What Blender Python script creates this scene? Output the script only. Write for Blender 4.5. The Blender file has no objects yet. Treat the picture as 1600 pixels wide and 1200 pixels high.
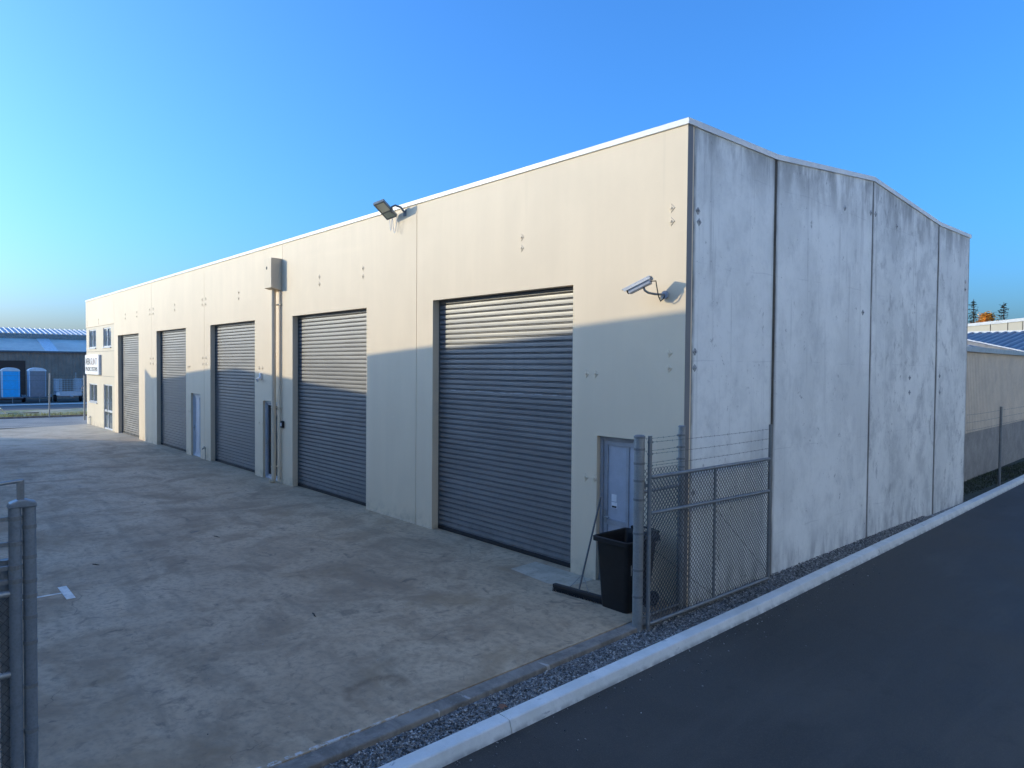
import bpy, math, random
import numpy as np
from mathutils import Vector, Matrix
random.seed(7); RNG = np.random.default_rng(7)
D = bpy.data; SC = bpy.context.scene; COL = SC.collection

# ------------------------------------------------------------------ camera, sun, sky
FPX, YAW, PITCH, ROLL = 1098.24434, 0.843068978, 0.0254180931, 0.00789713487
CAM = Vector((5.61984652, -8.17382791, 3.3))
fw = Vector((-math.sin(YAW)*math.cos(PITCH), math.cos(YAW)*math.cos(PITCH), -math.sin(PITCH)))
rt = Vector((math.cos(YAW), math.sin(YAW), 0)); up = rt.cross(fw)
r2 = rt*math.cos(ROLL)+up*math.sin(ROLL); u2 = -rt*math.sin(ROLL)+up*math.cos(ROLL)
cd = D.cameras.new('camera'); cam = D.objects.new('camera', cd); COL.objects.link(cam)
M = Matrix((r2, u2, -fw)).transposed().to_4x4(); M.translation = CAM
cam.matrix_world = M
cd.sensor_width = 36; cd.lens = FPX*36/1600; cd.clip_start = .05; cd.clip_end = 5000
SC.camera = cam

EL = math.radians(12.6); AZ = (.752, .659)
sun_dir = Vector((AZ[0]*math.cos(EL), AZ[1]*math.cos(EL), -math.sin(EL)))
sl = D.lights.new('sun', 'SUN'); sl.energy = 2.0; sl.angle = math.radians(.32); sl.color = (.505, .445, .305)
so = D.objects.new('sun', sl); COL.objects.link(so); so.rotation_mode = 'QUATERNION'
so.rotation_quaternion = sun_dir.to_track_quat('-Z', 'Y'); so.location = (-30, -30, 40)
W = D.worlds.new('World'); SC.world = W; W.use_nodes = True
wn = W.node_tree.nodes; bg = wn['Background']; sky = wn.new('ShaderNodeTexSky'); sky.sky_type = 'NISHITA'
sky.sun_disc = False; sky.sun_elevation = EL; sky.sun_rotation = math.atan2(-AZ[0], -AZ[1])
sky.altitude = 0; sky.air_density = 1.2; sky.dust_density = 3.0; sky.ozone_density = 9.5
W.node_tree.links.new(sky.outputs[0], bg.inputs[0]); bg.inputs[1].default_value = .15
SC.view_settings.view_transform = 'Standard'; SC.view_settings.look = 'None'
SC.view_settings.exposure = 1.6; SC.view_settings.gamma = 1

# ------------------------------------------------------------------ materials
class NT:
    def __init__(s, name):
        s.m = D.materials.new(name); s.m.use_nodes = True; s.t = s.m.node_tree; s.b = s.t.nodes['Principled BSDF']
        s.geo = s.t.nodes.new('ShaderNodeNewGeometry').outputs['Position']; s.sep = None
    def L(s, a, b): s.t.links.new(a, b)
    def put(s, sock, v):
        if hasattr(v, 'default_value'): s.L(v, sock)
        elif isinstance(v, (tuple, list)) and len(v) == 3 and sock.type == 'RGBA': sock.default_value = (*v, 1)
        else: sock.default_value = v
    def scale(s, sx, sy, sz, loc=(0, 0, 0)):
        n = s.t.nodes.new('ShaderNodeMapping'); n.inputs['Scale'].default_value = (sx, sy, sz); n.inputs['Location'].default_value = loc
        s.L(s.geo, n.inputs[0]); return n.outputs[0]
    def noise(s, sc, det=4, ro=.55, dist=0, vec=None):
        n = s.t.nodes.new('ShaderNodeTexNoise'); n.inputs['Scale'].default_value = sc; n.inputs['Detail'].default_value = det
        n.inputs['Roughness'].default_value = ro; n.inputs['Distortion'].default_value = dist
        s.L(vec if vec is not None else s.geo, n.inputs['Vector']); return n.outputs['Fac']
    def voro(s, sc, feat='DISTANCE_TO_EDGE', vec=None):
        n = s.t.nodes.new('ShaderNodeTexVoronoi'); n.feature = feat; n.inputs['Scale'].default_value = sc
        s.L(vec if vec is not None else s.geo, n.inputs['Vector']); return n.outputs[0]
    def ramp(s, f, a, b, va=0., vb=1.):
        n = s.t.nodes.new('ShaderNodeMapRange'); n.interpolation_type = 'SMOOTHSTEP'
        s.L(f, n.inputs[0]); 
        for i, v in enumerate((a, b, va, vb)): n.inputs[i+1].default_value = v
        return n.outputs[0]
    def mix(s, f, a, b, mode='MIX'):
        n = s.t.nodes.new('ShaderNodeMix'); n.data_type = 'RGBA'; n.blend_type = mode
        s.put(n.inputs[0], f); s.put(n.inputs[6], a); s.put(n.inputs[7], b); return n.outputs[2]
    def math(s, op, a, b=0., c=0.):
        n = s.t.nodes.new('ShaderNodeMath'); n.operation = op
        s.put(n.inputs[0], a); s.put(n.inputs[1], b); s.put(n.inputs[2], c); return n.outputs[0]
    def xyz(s):
        if s.sep is None:
            n = s.t.nodes.new('ShaderNodeSeparateXYZ'); s.L(s.geo, n.inputs[0]); s.sep = n.outputs
        return s.sep
    def bump(s, h, strength=.2, dist=.01):
        n = s.t.nodes.new('ShaderNodeBump'); n.inputs['Strength'].default_value = strength; n.inputs['Distance'].default_value = dist
        s.L(h, n.inputs['Height']); s.L(n.outputs[0], s.b.inputs['Normal'])
    def done(s, col, rough=.7, metal=0., spec=.5):
        s.put(s.b.inputs['Base Color'], col); s.put(s.b.inputs['Roughness'], rough); s.put(s.b.inputs['Metallic'], metal)
        s.b.inputs['Specular IOR Level'].default_value = spec; return s.m
MATS = {}
def simple(name, c, rough=.6, metal=0., var=.12, sc=6., spec=.5, bump=0.):
    if name in MATS: return MATS[name]
    t = NT(name); n = t.noise(sc, 6, .6); n2 = t.noise(sc*9, 3, .6)
    f = t.math('ADD', t.math('MULTIPLY', n, .7), t.math('MULTIPLY', n2, .3))
    d = tuple(x*(1-2*var) for x in c); l = tuple(min(1, x*(1+2*var)) for x in c)
    if bump: t.bump(n2, bump, .004)
    MATS[name] = t.done(t.mix(t.ramp(f, .3, .7), d, l), t.ramp(n, .3, .7, rough*.85, min(1, rough*1.15)), metal, spec); return MATS[name]

def painted_concrete(name, c):
    t = NT(name); x, y, z = t.xyz()
    st = t.noise(1, 5, .6, 0, t.scale(2.6, 2.6, .3)); bl = t.noise(.55, 5, .6, .4); fine = t.noise(38, 3, .6)
    hb = t.noise(1, 3, .5, 0, t.scale(.25, .25, 1.6))
    a = t.mix(t.ramp(st, .35, .68), tuple(v*.965 for v in c), c)
    a = t.mix(t.ramp(bl, .4, .68, 0, .5), a, tuple(v*.90 for v in c))
    a = t.mix(t.ramp(hb, .6, .75, 0, .25), a, tuple(min(1, v*1.08) for v in c))
    scuff = t.math('MULTIPLY', t.ramp(t.noise(1, 4, .7, .3, t.scale(1.6, 1.6, 7)), .68, .74, 0, .45), t.ramp(t.noise(.8, 2), .5, .6))
    a = t.mix(scuff, a, tuple(min(1, v*1.16) for v in c))
    dirt = t.math('MULTIPLY', t.ramp(z, .0, .38, 1, 0), t.ramp(t.noise(4, 5, .65), .38, .66, 0, .55))
    a = t.mix(dirt, a, tuple(v*.5 for v in c))
    run = t.math('MULTIPLY', t.ramp(t.noise(1, 4, .6, 0, t.scale(7, 7, .12)), .6, .75, 0, .22), t.ramp(z, 4.8, 6.7))
    a = t.mix(run, a, tuple(v*.6 for v in c))
    t.bump(t.math('ADD', t.math('MULTIPLY', fine, .25), t.math('ADD', bl, t.math('MULTIPLY', st, .5))), .35, .012)
    return t.done(a, .62, 0, .35)
CREAM = (.785, .632, .44)
M_FAC = painted_concrete('cream_painted_concrete', CREAM)
M_INF = painted_concrete('beige_infill_panel', (.66, .56, .41))
M_EDGE = painted_concrete('panel_edge_paint', (.20, .20, .20))

def raw_concrete(name, dark, joints):
    t = NT(name); x, y, z = t.xyz()
    w = t.scale(1, 1, .8)
    big = t.noise(.62, 9, .70, 0, w); med = t.noise(1.35, 9, .72, .15, t.scale(1, 1, .8, (3, 7, 1))); fine = t.noise(9, 6, .7); pit = t.noise(24, 2, .5)
    cl = t.noise(3.4, 7, .66, .2, t.scale(1, 1, .75, (1, 2, 5))); drip = t.noise(1, 5, .62, 0, t.scale(5.5, 5.5, .28))
    lt, md, dk = (.86, .87, .83), (.74, .755, .725), (.38, .395, .39)
    a = t.mix(t.ramp(big, .40-.03*dark, .60), lt, md)
    a = t.mix(t.ramp(med, .50-.05*dark, .66-.02*dark, 0, .36+.38*dark), a, (.52, .54, .53))
    a = t.mix(t.ramp(cl, .60-.05*dark, .74-.04*dark, 0, .34+.36*dark), a, dk)
    a = t.mix(t.ramp(fine, .52, .76, 0, .3), a, (.54, .55, .54))
    a = t.mix(t.math('MULTIPLY', t.ramp(drip, .56, .70, 0, .4), t.ramp(z, .8, 5.5, .25, 1)), a, (.34, .35, .34))
    spl = t.math('MULTIPLY', t.ramp(t.noise(7, 7, .75, .3, t.scale(1, 1, .8)), .58, .66, 0, .7), t.ramp(t.noise(1.3, 4, .6, 0, t.scale(1, 1, 1, (8, 1, 1))), .50, .60))
    a = t.mix(spl, a, (.22, .23, .23))
    a = t.mix(t.math('MULTIPLY', t.ramp(pit, .70, .75, 0, .8), t.ramp(t.noise(2), .48, .58)), a, (.13, .135, .135))
    # form-work lift lines
    lift = t.ramp(t.math('ABSOLUTE', t.math('SUBTRACT', t.math('FRACT', t.math('ADD', t.math('MULTIPLY', z, .72), t.math('MULTIPLY', t.noise(.7), .12))), .5)), 0, .010, .2, 0)
    a = t.mix(t.math('MULTIPLY', lift, t.ramp(t.noise(1.7), .45, .6)), a, (.26, .28, .30))
    # weather stain under the capping
    top = t.math('MULTIPLY', t.ramp(z, 5.7, 6.75), t.ramp(t.noise(1, 7, .68, .2, t.scale(2.4, 2.4, .7)), .34, .62, 0, .8))
    a = t.mix(top, a, (.25, .255, .25))
    # stained edges beside the joints
    for j, wd in joints:
        d = t.math('ABSOLUTE', t.math('SUBTRACT', y, j))
        e = t.math('MULTIPLY', t.ramp(d, .015, wd, 1, 0), t.ramp(t.noise(1, 5, .65, 0, t.scale(5, 5, .8)), .3, .62, .1, .85))
        a = t.mix(e, a, (.12, .115, .105))
    base = t.math('MULTIPLY', t.ramp(z, -.05, .7, 1, 0), t.ramp(t.noise(1, 5, .6, .2, t.scale(4, 4, 1.2)), .42, .65, 0, .5))
    a = t.mix(base, a, (.24, .25, .26))
    t.bump(t.math('ADD', t.math('MULTIPLY', fine, .5), med), .45, .015)
    return t.done(a, t.ramp(med, .3, .7, .72, .9), 0, .35)
JN = [(.15, .09), (2.42, .13), (6.21, .07), (9.95, .1), (12.2, .12)]
M_RAW = raw_concrete('raw_precast_concrete', .0, JN); M_RAW2 = raw_concrete('stained_precast_concrete', .9, JN)

def door_paint():
    t = NT('roller_door_enamel'); x, y, z = t.xyz()
    n = t.noise(1, 4, .6, 0, t.scale(.7, .7, 3)); v = t.noise(1, 5, .6, 0, t.scale(6, 6, .5)); f = t.noise(30, 3)
    a = t.mix(t.ramp(n, .35, .68), (.175, .168, .162), (.205, .198, .190))
    a = t.mix(t.ramp(v, .52, .75, 0, .35), a, (.13, .128, .126))
    a = t.mix(t.math('MULTIPLY', t.ramp(z, 0, .5, 1, 0), t.ramp(t.noise(5, 5), .4, .7, 0, .6)), a, (.09, .088, .085))
    scr = t.math('MULTIPLY', t.ramp(t.math('ABSOLUTE', t.math('SUBTRACT', z, 2.82)), .0, .02, 1, 0), t.ramp(t.noise(1, 3, .6, 0, t.scale(2, 2, .1)), .50, .56, 0, .55))
    scr = t.math('MULTIPLY', scr, t.ramp(x, -6, -5.6)); a = t.mix(scr, a, (.5, .5, .5))
    return t.done(a, t.ramp(n, .3, .7, .36, .46), .0, .7)
M_DOOR = door_paint()

def yard():
    t = NT('stained_yard_concrete'); x, y, z = t.xyz()
    big = t.noise(.28, 7, .62, .6); med = t.noise(.9, 8, .66, .8); fine = t.noise(11, 6, .7); bl = t.noise(2.6, 6, .65, 1.2)
    a = t.mix(t.ramp(big, .34, .66), (.46, .33, .205), (.57, .42, .268))
    a = t.mix(t.ramp(med, .44, .68, 0, .8), a, (.285, .198, .122))
    a = t.mix(t.ramp(t.noise(.55, 7, .68, .9, t.scale(1, 1, 1, (9, 4, 2))), .56, .68, 0, .55), a, (.58, .44, .285))
    a = t.mix(t.ramp(bl, .58, .70, 0, .75), a, (.16, .125, .085))
    a = t.mix(t.ramp(fine, .42, .70, 0, .6), a, (.24, .19, .13))
    swp = t.noise(1, 6, .65, .4, t.scale(.5, 2.6, 1))      # trowel and tyre drag
    a = t.mix(t.ramp(swp, .48, .70, 0, .45), a, (.23, .18, .12))
    sp = t.noise(5.5, 7, .72, .8); a = t.mix(t.ramp(sp, .56, .66, 0, .5), a, (.18, .14, .095)); a = t.mix(t.ramp(t.noise(3.1, 6, .7, .5), .62, .74, 0, .25), a, (.56, .44, .29))
    a = t.mix(t.ramp(t.noise(.55, 6, .66, .5, t.scale(1, 1, 1, (5, 2, 0))), .54, .70, 0, .6), a, (.30, .20, .105))   # rust tint
    oil = t.ramp(t.noise(1.15, 5, .6, .5, t.scale(1, 1, 1, (31, 12, 0))), .665, .72, 0, .72)
    a = t.mix(oil, a, (.10, .09, .08))
    dist = t.mix(.35, t.geo, t.noise(1.4, 3, .5))
    n = t.t.nodes.new('ShaderNodeTexNoise'); n.inputs['Scale'].default_value = 1.1; n.inputs['Detail'].default_value = 5; t.L(t.geo, n.inputs['Vector'])
    wob = t.t.nodes.new('ShaderNodeVectorMath'); wob.operation = 'MULTIPLY_ADD'; t.L(n.outputs['Color'], wob.inputs[0]); wob.inputs[1].default_value = (.9, .9, 0); t.L(t.geo, wob.inputs[2])
    cr = t.math('MULTIPLY', t.ramp(t.voro(.34, vec=wob.outputs[0]), .0, .0022, .55, 0), t.ramp(t.noise(.5, 2), .5, .6))
    a = t.mix(cr, a, (.045, .043, .04))
    a = t.mix(t.math('MULTIPLY', t.ramp(t.math('ADD', x, t.math('MULTIPLY', t.noise(.35, 4), 6.)), -20, -30, 0, .75), t.ramp(med, .3, .7, 1, .6)), a, (.74, .65, .47))   # sunlit street end put into the colour as paler concrete
    # brown ring left by a drum near the yard edge
    rr = t.math('SQRT', t.math('ADD', t.math('POWER', t.math('SUBTRACT', x, -.50), 2.), t.math('POWER', t.math('SUBTRACT', y, -4.48), 2.)))
    ring = t.math('MULTIPLY', t.ramp(t.math('ABSOLUTE', t.math('SUBTRACT', rr, t.ramp(t.noise(2.5), .3, .7, .25, .34))), .0, .11, .6, 0), t.math('MULTIPLY', t.ramp(x, -.30, -.62), t.ramp(t.noise(5, 5, .65), .3, .6, .25, .9)))
    a = t.mix(ring, a, (.13, .082, .042))
    # worn white line near the edge
    ln = t.math('MULTIPLY', t.ramp(t.math('ABSOLUTE', t.math('SUBTRACT', x, .045)), .02, .035, 1, 0), t.math('MULTIPLY', t.ramp(y, -4.35, -4.5), t.ramp(t.noise(9, 5, .7), .44, .56, 0, .85)))
    a = t.mix(ln, a, (.62, .62, .60))
    t.bump(t.math('ADD', t.math('MULTIPLY', fine, .5), t.math('SUBTRACT', med, t.math('MULTIPLY', cr, .6))), .35, .012)
    return t.done(a, t.ramp(med, .3, .7, .62, .85), 0, .4)
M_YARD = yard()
def edging():
    t = NT('dark_edge_concrete'); n = t.noise(3, 7, .68, .5); f = t.noise(22, 5, .7)
    a = t.mix(t.ramp(n, .35, .65), (.17, .15, .125), (.30, .265, .22)); a = t.mix(t.ramp(f, .52, .75, 0, .5), a, (.40, .36, .30))
    a = t.mix(t.ramp(t.noise(1, 4, .6, .5, t.scale(2, 5, 1)), .64, .68, 0, .6), a, (.55, .52, .47))
    t.bump(f, .5, .01); return t.done(a, .85, 0, .3)
M_EDGING = edging()
def asphalt(name, c, k=1.):
    t = NT(name); n = t.noise(.35, 5, .6, .5); f = t.noise(90, 3, .7); m = t.noise(2.2, 6, .65); g = t.voro(130, 'F1')
    sw = t.noise(1, 5, .6, .3, t.scale(1.4, .25, 1))
    a = t.mix(t.ramp(n, .36, .66), tuple(v*.8 for v in c), tuple(v*1.25 for v in c))
    a = t.mix(t.ramp(sw, .5, .72, 0, .45), a, tuple(v*1.55 for v in c))
    a = t.mix(t.ramp(f, .48, .72, 0, .6), a, tuple(v*2.2 for v in c)); a = t.mix(t.ramp(t.noise(28, 4, .75), .60, .74, 0, .5), a, tuple(v*1.9 for v in c)); a = t.mix(t.ramp(m, .56, .72, 0, .35), a, tuple(v*.62 for v in c))
    t.bump(t.math('ADD', f, g), .5, .006); return t.done(a, t.ramp(n, .3, .7, .62, .82), 0, .42)
M_ROAD = asphalt('dark_asphalt', (.054, .049, .041)); M_ROAD2 = asphalt('grey_asphalt', (.36, .325, .26))
M_KERB = None
def kerbm():
    t = NT('kerb_concrete'); n = t.noise(2.2, 6, .65, .4); f = t.noise(30, 4, .7); x, y, z = t.xyz()
    a = t.mix(t.ramp(n, .35, .68), (.66, .67, .62), (.80, .80, .75)); a = t.mix(t.ramp(f, .5, .8, 0, .4), a, (.50, .50, .50))
    a = t.mix(t.ramp(t.noise(1, 5, .7, .6, t.scale(7, 3.2, 9)), .62, .72, 0, .7), a, (.2, .21, .22))
    a = t.mix(t.math('MULTIPLY', t.ramp(z, -.12, -.06, 1, 0), t.ramp(t.noise(7, 5), .35, .6, .1, .6)), a, (.17, .17, .17))
    t.bump(f, .3, .008); return t.done(a, .75, 0, .3)
M_KERB = kerbm()
def stonem():
    t = NT('gravel_stone'); v = t.t.nodes.new('ShaderNodeTexVoronoi'); v.inputs['Scale'].default_value = 42; t.L(t.geo, v.inputs['Vector'])
    s = t.t.nodes.new('ShaderNodeSeparateColor'); t.L(v.outputs['Color'], s.inputs[0]); f = t.noise(120, 3)
    a = t.mix(t.ramp(s.outputs[0], 0, 1), (.075, .075, .072), (.34, .34, .32)); a = t.mix(t.ramp(s.outputs[1], .82, .92, 0, .9), a, (.62, .61, .57))
    a = t.mix(t.ramp(f, .4, .7, 0, .4), a, (.08, .08, .085)); return t.done(a, .8, 0, .3)
M_STONE = stonem()
def galv(name, c, rough=.42, met=.55):
    t = NT(name); v = t.voro(55, 'F1'); n = t.noise(7, 5, .6); d = t.noise(1, 5, .65, 0, t.scale(9, 9, 1.4))
    a = t.mix(t.ramp(v, .1, .7), tuple(x*.93 for x in c), tuple(min(1, x*1.06) for x in c)); a = t.mix(t.ramp(n, .5, .75, 0, .4), a, tuple(x*.6 for x in c))
    a = t.mix(t.ramp(d, .62, .72, 0, .5), a, tuple(min(1, x*1.45) for x in c))
    return t.done(a, t.ramp(n, .3, .7, rough*.8, rough*1.25), met, .5)
M_GALV = galv('galvanised_steel', (.33, .345, .34)); M_GALV2 = galv('dull_galvanised_steel', (.22, .23, .23), .55, .4)
M_GALV3 = galv('weathered_blue_grey_tube', (.23, .26, .285), .5, .45); M_WIRE = galv('galvanised_wire', (.10, .105, .11), .5, .4)
M_CAP = simple('white_flashing', (.70, .68, .63), .45, 0, .06, 2); M_BLACK = simple('black_rubber', (.012, .012, .013), .7)
M_SEAL = simple('joint_sealant', (.10, .095, .088), .8, 0, .2, 3); M_SEAL2 = simple('stained_joint', (.070, .062, .050), .9, 0, .3, 2.5)
M_ALU = simple('anodised_aluminium', (.36, .375, .40), .45, .25, .06); M_ALUL = simple('pale_aluminium', (.55, .57, .60), .4, .1, .05)
M_GREYP = simple('grey_door_panel', (.40, .42, .46), .5, 0, .05); M_DARKI = simple('dark_interior', (.02, .021, .024), .8)
M_WHITE = simple('white_paint', (.78, .78, .77), .5, 0, .05); M_PAINTW = simple('worn_white_paint', (.80, .76, .68), .8, 0, .12, 9)
M_PIPE = painted_concrete('cream_painted_steel', (.74, .60, .42))
def glassm(name, c, rough=.06):
    t = NT(name); n = t.noise(1.2, 3); return t.done(t.mix(t.ramp(n, .35, .65), tuple(v*.7 for v in c), c), rough, 0, .8)
M_GLASS = glassm('window_glass', (.17, .20, .20)); M_GLASSD = glassm('dark_door_glass', (.015, .018, .022)); M_LENS = glassm('lamp_lens', (.85, .84, .66), .3)

# ------------------------------------------------------------------ mesh building
class MB:
    def __init__(s): s.v = []; s.f = []
    def add(s, vs, fs):
        o = len(s.v); s.v += [tuple(p) for p in vs]; s.f += [tuple(i+o for i in q) for q in fs]; return s
    def box(s, x0, x1, y0, y1, z0, z1, M=None):
        vs = [Vector((x, y, z)) for z in (z0, z1) for y in (y0, y1) for x in (x0, x1)]
        if M is not None: vs = [M @ v for v in vs]
        return s.add(vs, [(0, 2, 3, 1), (4, 5, 7, 6), (0, 1, 5, 4), (2, 6, 7, 3), (0, 4, 6, 2), (1, 3, 7, 5)])
    def prism(s, pts, e, M=None):      # pts: 3-D polygon, e: extrusion vector
        e = Vector(e); a = [Vector(p) for p in pts]; b = [p+e for p in a]; n = len(a); vs = a+b
        if M is not None: vs = [M @ v for v in vs]
        return s.add(vs, [tuple(range(n))[::-1], tuple(range(n, 2*n))]+[(i, (i+1) % n, n+(i+1) % n, n+i) for i in range(n)])
    def tube(s, pts, r, n=10, caps=True):
        pts = [Vector(p) for p in pts]; rs = r if isinstance(r, (list, tuple)) else [r]*len(pts); o = len(s.v); prev = None
        for i, p in enumerate(pts):
            d = (pts[min(i+1, len(pts)-1)]-pts[max(i-1, 0)]).normalized()
            if prev is None: a = d.orthogonal().normalized()
            else:
                a = prev-d*prev.dot(d); a = a.normalized() if a.length > 1e-6 else d.orthogonal().normalized()
            prev = a; b = d.cross(a)
            s.v += [tuple(p+(a*math.cos(2*math.pi*k/n)+b*math.sin(2*math.pi*k/n))*rs[i]) for k in range(n)]
        for i in range(len(pts)-1):
            for k in range(n):
                s.f.append((o+i*n+k, o+i*n+(k+1) % n, o+(i+1)*n+(k+1) % n, o+(i+1)*n+k))
        if caps: s.f.append(tuple(o+k for k in range(n))[::-1]); s.f.append(tuple(o+(len(pts)-1)*n+k for k in range(n)))
        return s
    def panel(s, a0, a1, z0, z1, holes, t0, t1, axis='y'):    # wall with rectangular openings
        A = sorted({a0, a1, *[h[0] for h in holes], *[h[1] for h in holes]}); Z = sorted({z0, z1, *[h[2] for h in holes], *[h[3] for h in holes]})
        A = [v for v in A if a0 <= v <= a1]; Z = [v for v in Z if z0 <= v <= z1]
        P = (lambda a, t, z: (a, t, z)) if axis == 'y' else (lambda a, t, z: (t, a, z))
        def solid(i, j):
            if i < 0 or j < 0 or i >= len(A)-1 or j >= len(Z)-1: return False
            ca, cz = (A[i]+A[i+1])/2, (Z[j]+Z[j+1])/2
            return not any(h[0] < ca < h[1] and h[2] < cz < h[3] for h in holes)
        q = lambda *p: s.add([P(*k) for k in p], [(0, 1, 2, 3)])
        for i in range(len(A)-1):
            for j in range(len(Z)-1):
                if not solid(i, j): continue
                x0, x1, c0, c1 = A[i], A[i+1], Z[j], Z[j+1]
                q((x0, t0, c0), (x1, t0, c0), (x1, t0, c1), (x0, t0, c1)); q((x0, t1, c0), (x0, t1, c1), (x1, t1, c1), (x1, t1, c0))
                if not solid(i-1, j): q((x0, t0, c0), (x0, t0, c1), (x0, t1, c1), (x0, t1, c0))
                if not solid(i+1, j): q((x1, t0, c0), (x1, t1, c0), (x1, t1, c1), (x1, t0, c1))
                if not solid(i, j-1): q((x0, t0, c0), (x0, t1, c0), (x1, t1, c0), (x1, t0, c0))
                if not solid(i, j+1): q((x0, t0, c1), (x1, t0, c1), (x1, t1, c1), (x0, t1, c1))
        return s
    def build(s, name, mat, parent=None, loc=None, smooth=False, bevel=0., fix=True):
        me = D.meshes.new(name); off = Vector((0, 0, 0))
        if loc is not None: off = Vector(loc)
        elif parent is not None: off = ORIG[parent.name]
        me.from_pydata([tuple(Vector(p)-off) for p in s.v] if off.length else s.v, [], s.f); me.validate()
        if fix:
            import bmesh
            bm = bmesh.new(); bm.from_mesh(me); bmesh.ops.recalc_face_normals(bm, faces=bm.faces); bm.to_mesh(me); bm.free()
        if mat: me.materials.append(mat)
        o = D.objects.new(name, me); COL.objects.link(o)
        if parent is not None: o.parent = parent
        elif loc is not None: o.location = loc
        ORIG[o.name] = off
        if smooth:
            me.polygons.foreach_set('use_smooth', [True]*len(me.polygons)); me.set_sharp_from_angle(angle=math.radians(40))
        if bevel:
            m = o.modifiers.new('bevel', 'BEVEL'); m.width = bevel; m.segments = 2; m.limit_method = 'ANGLE'; m.angle_limit = math.radians(40)
        return o
ORIG = {}
def each(mbs, name, mat, parent, **k):
    return [m.build(name, mat, parent, **k) for m in mbs]
def tag(o, label, cat, group=None):
    o['label'] = label; o['category'] = cat
    if group: o['group'] = group
    return o
def thing(name, label, cat, loc, group=None):
    o = D.objects.new(name, None); COL.objects.link(o); o.location = loc; o.empty_display_size = .2; ORIG[o.name] = Vector(loc)
    return tag(o, label, cat, group)
def struct(o, k='structure'): o['kind'] = k; return o
def frame(mb, x0, x1, z0, z1, w, y0, y1):     # rectangular frame in the x-z plane
    mb.box(x0, x0+w, y0, y1, z0, z1); mb.box(x1-w, x1, y0, y1, z0, z1); mb.box(x0+w, x1-w, y0, y1, z1-w, z1); mb.box(x0+w, x1-w, y0, y1, z0, z0+w); return mb

# ------------------------------------------------------------------ the main warehouse
LEN, DEP, HT = 38.55, 12.2, 6.69
WH = thing('warehouse', 'long cream precast concrete warehouse with five roller doors and a bare concrete end wall', 'warehouse', (-19, 6, 0))
doors = [(-5.95, -2.11), (-12.445, -8.545), (-18.86, -15.03), (-25.17, -21.44), (-31.49, -27.85)]
HD = 4.6
pers = [(-1.575, -.70), (-14.44, -13.42), (-20.90, -19.88)]
joints = [0., -6.53, -13.085, -19.455, -25.83, -32.2]
G = .008
for i in range(5):
    a0, a1 = joints[i+1]+G, joints[i]-(G if i else 0)
    h = [(d[0], d[1], -.3, HD) for d in doors if a0 < d[0] < a1]+[(p[0], p[1], -.3, 2.24) for p in pers if a0 < p[0] < a1]
    pan = MB().panel(a0, a1, -.2, HT-.08, h, 0, .15).build('front_panel', M_FAC, WH)
    if i == 0: FP = [pan]
    else: FP.append(pan)
# last bay: solid top panel, infill below
a0, a1 = -LEN, joints[5]-G
FP.append(MB().panel(a0, a1, 5.19, HT-.08, [], 0, .15).build('front_panel', M_FAC, WH))
wins = [(-37.87, -36.2, 4.09, 5.06), (-34.59, -32.94, 4.09, 5.06), (-37.86, -36.02, 1.22, 2.2)]
ent = (-34.55, -32.75, 0, 2.24)
for z0, z1 in ((3.893, 5.178), (2.637, 3.879)): MB().panel(a0, a1, z0, z1, wins[:2] if z1 > 4 else [], .02, .14).build('infill_panel', M_INF, WH)
INF = MB(); INF.panel(a0, a1, -.2, 2.623, [wins[2], (ent[0], ent[1], -.3, ent[3])], .02, .14)
INF = INF.build('infill_panel', M_INF, WH)
for j in joints[1:]: MB().box(j-.03, j+.03, .035, .13, 0, HT-.1).build('joint_sealant', M_SEAL, WH)
for z in (2.6, 3.855, 5.155): MB().box(a0+.02, a1, .06, .12, z, z+.06).build('joint_sealant', M_SEAL, WH)
# painted end of the corner panel, seen from the side
MB().box(.0002, .004, .002, .118, -.1, HT-.08).build('corner_edge', M_EDGE, WH)
# side (gable) panels
ys = [(.165, 2.375), (2.46, 6.190), (6.225, 9.915), (9.98, 12.2)]
def ztop(y): return HT if y < 2.42 or y > 9.95 else HT+(7.03-HT)*(1-abs(y-6.21)/3.78)
SP = []
for k, (y0, y1) in enumerate(ys):
    p = [(-.15, y0, -.25), (-.15, y1, -.25), (-.15, y1, ztop(y1)-.08), (-.15, y0, ztop(y0)-.08)]
    SP.append(MB().prism(p, (.15, 0, 0)).build('side_panel', M_RAW if k < 2 else M_RAW2, WH, bevel=.008))
for y0, y1 in ((2.375, 2.46), (6.190, 6.225), (9.915, 9.98)): MB().box(-.13, -.009, y0-.003, y1+.003, -.2, ztop((y0+y1)/2)-.1).build('joint_sealant', M_SEAL2, WH)
MB().box(-.14, -.03, .15, .168, -.2, HT-.1).build('joint_sealant', M_SEAL2, WH)
# far end wall and back wall
MB().box(-LEN, -LEN+.15, .155, DEP, -.2, HT-.1).build('end_wall', M_FAC, WH); MB().box(-LEN+.155, -.155, DEP-.15, DEP, -.2, HT-.1).build('rear_wall', M_RAW, WH)
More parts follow.
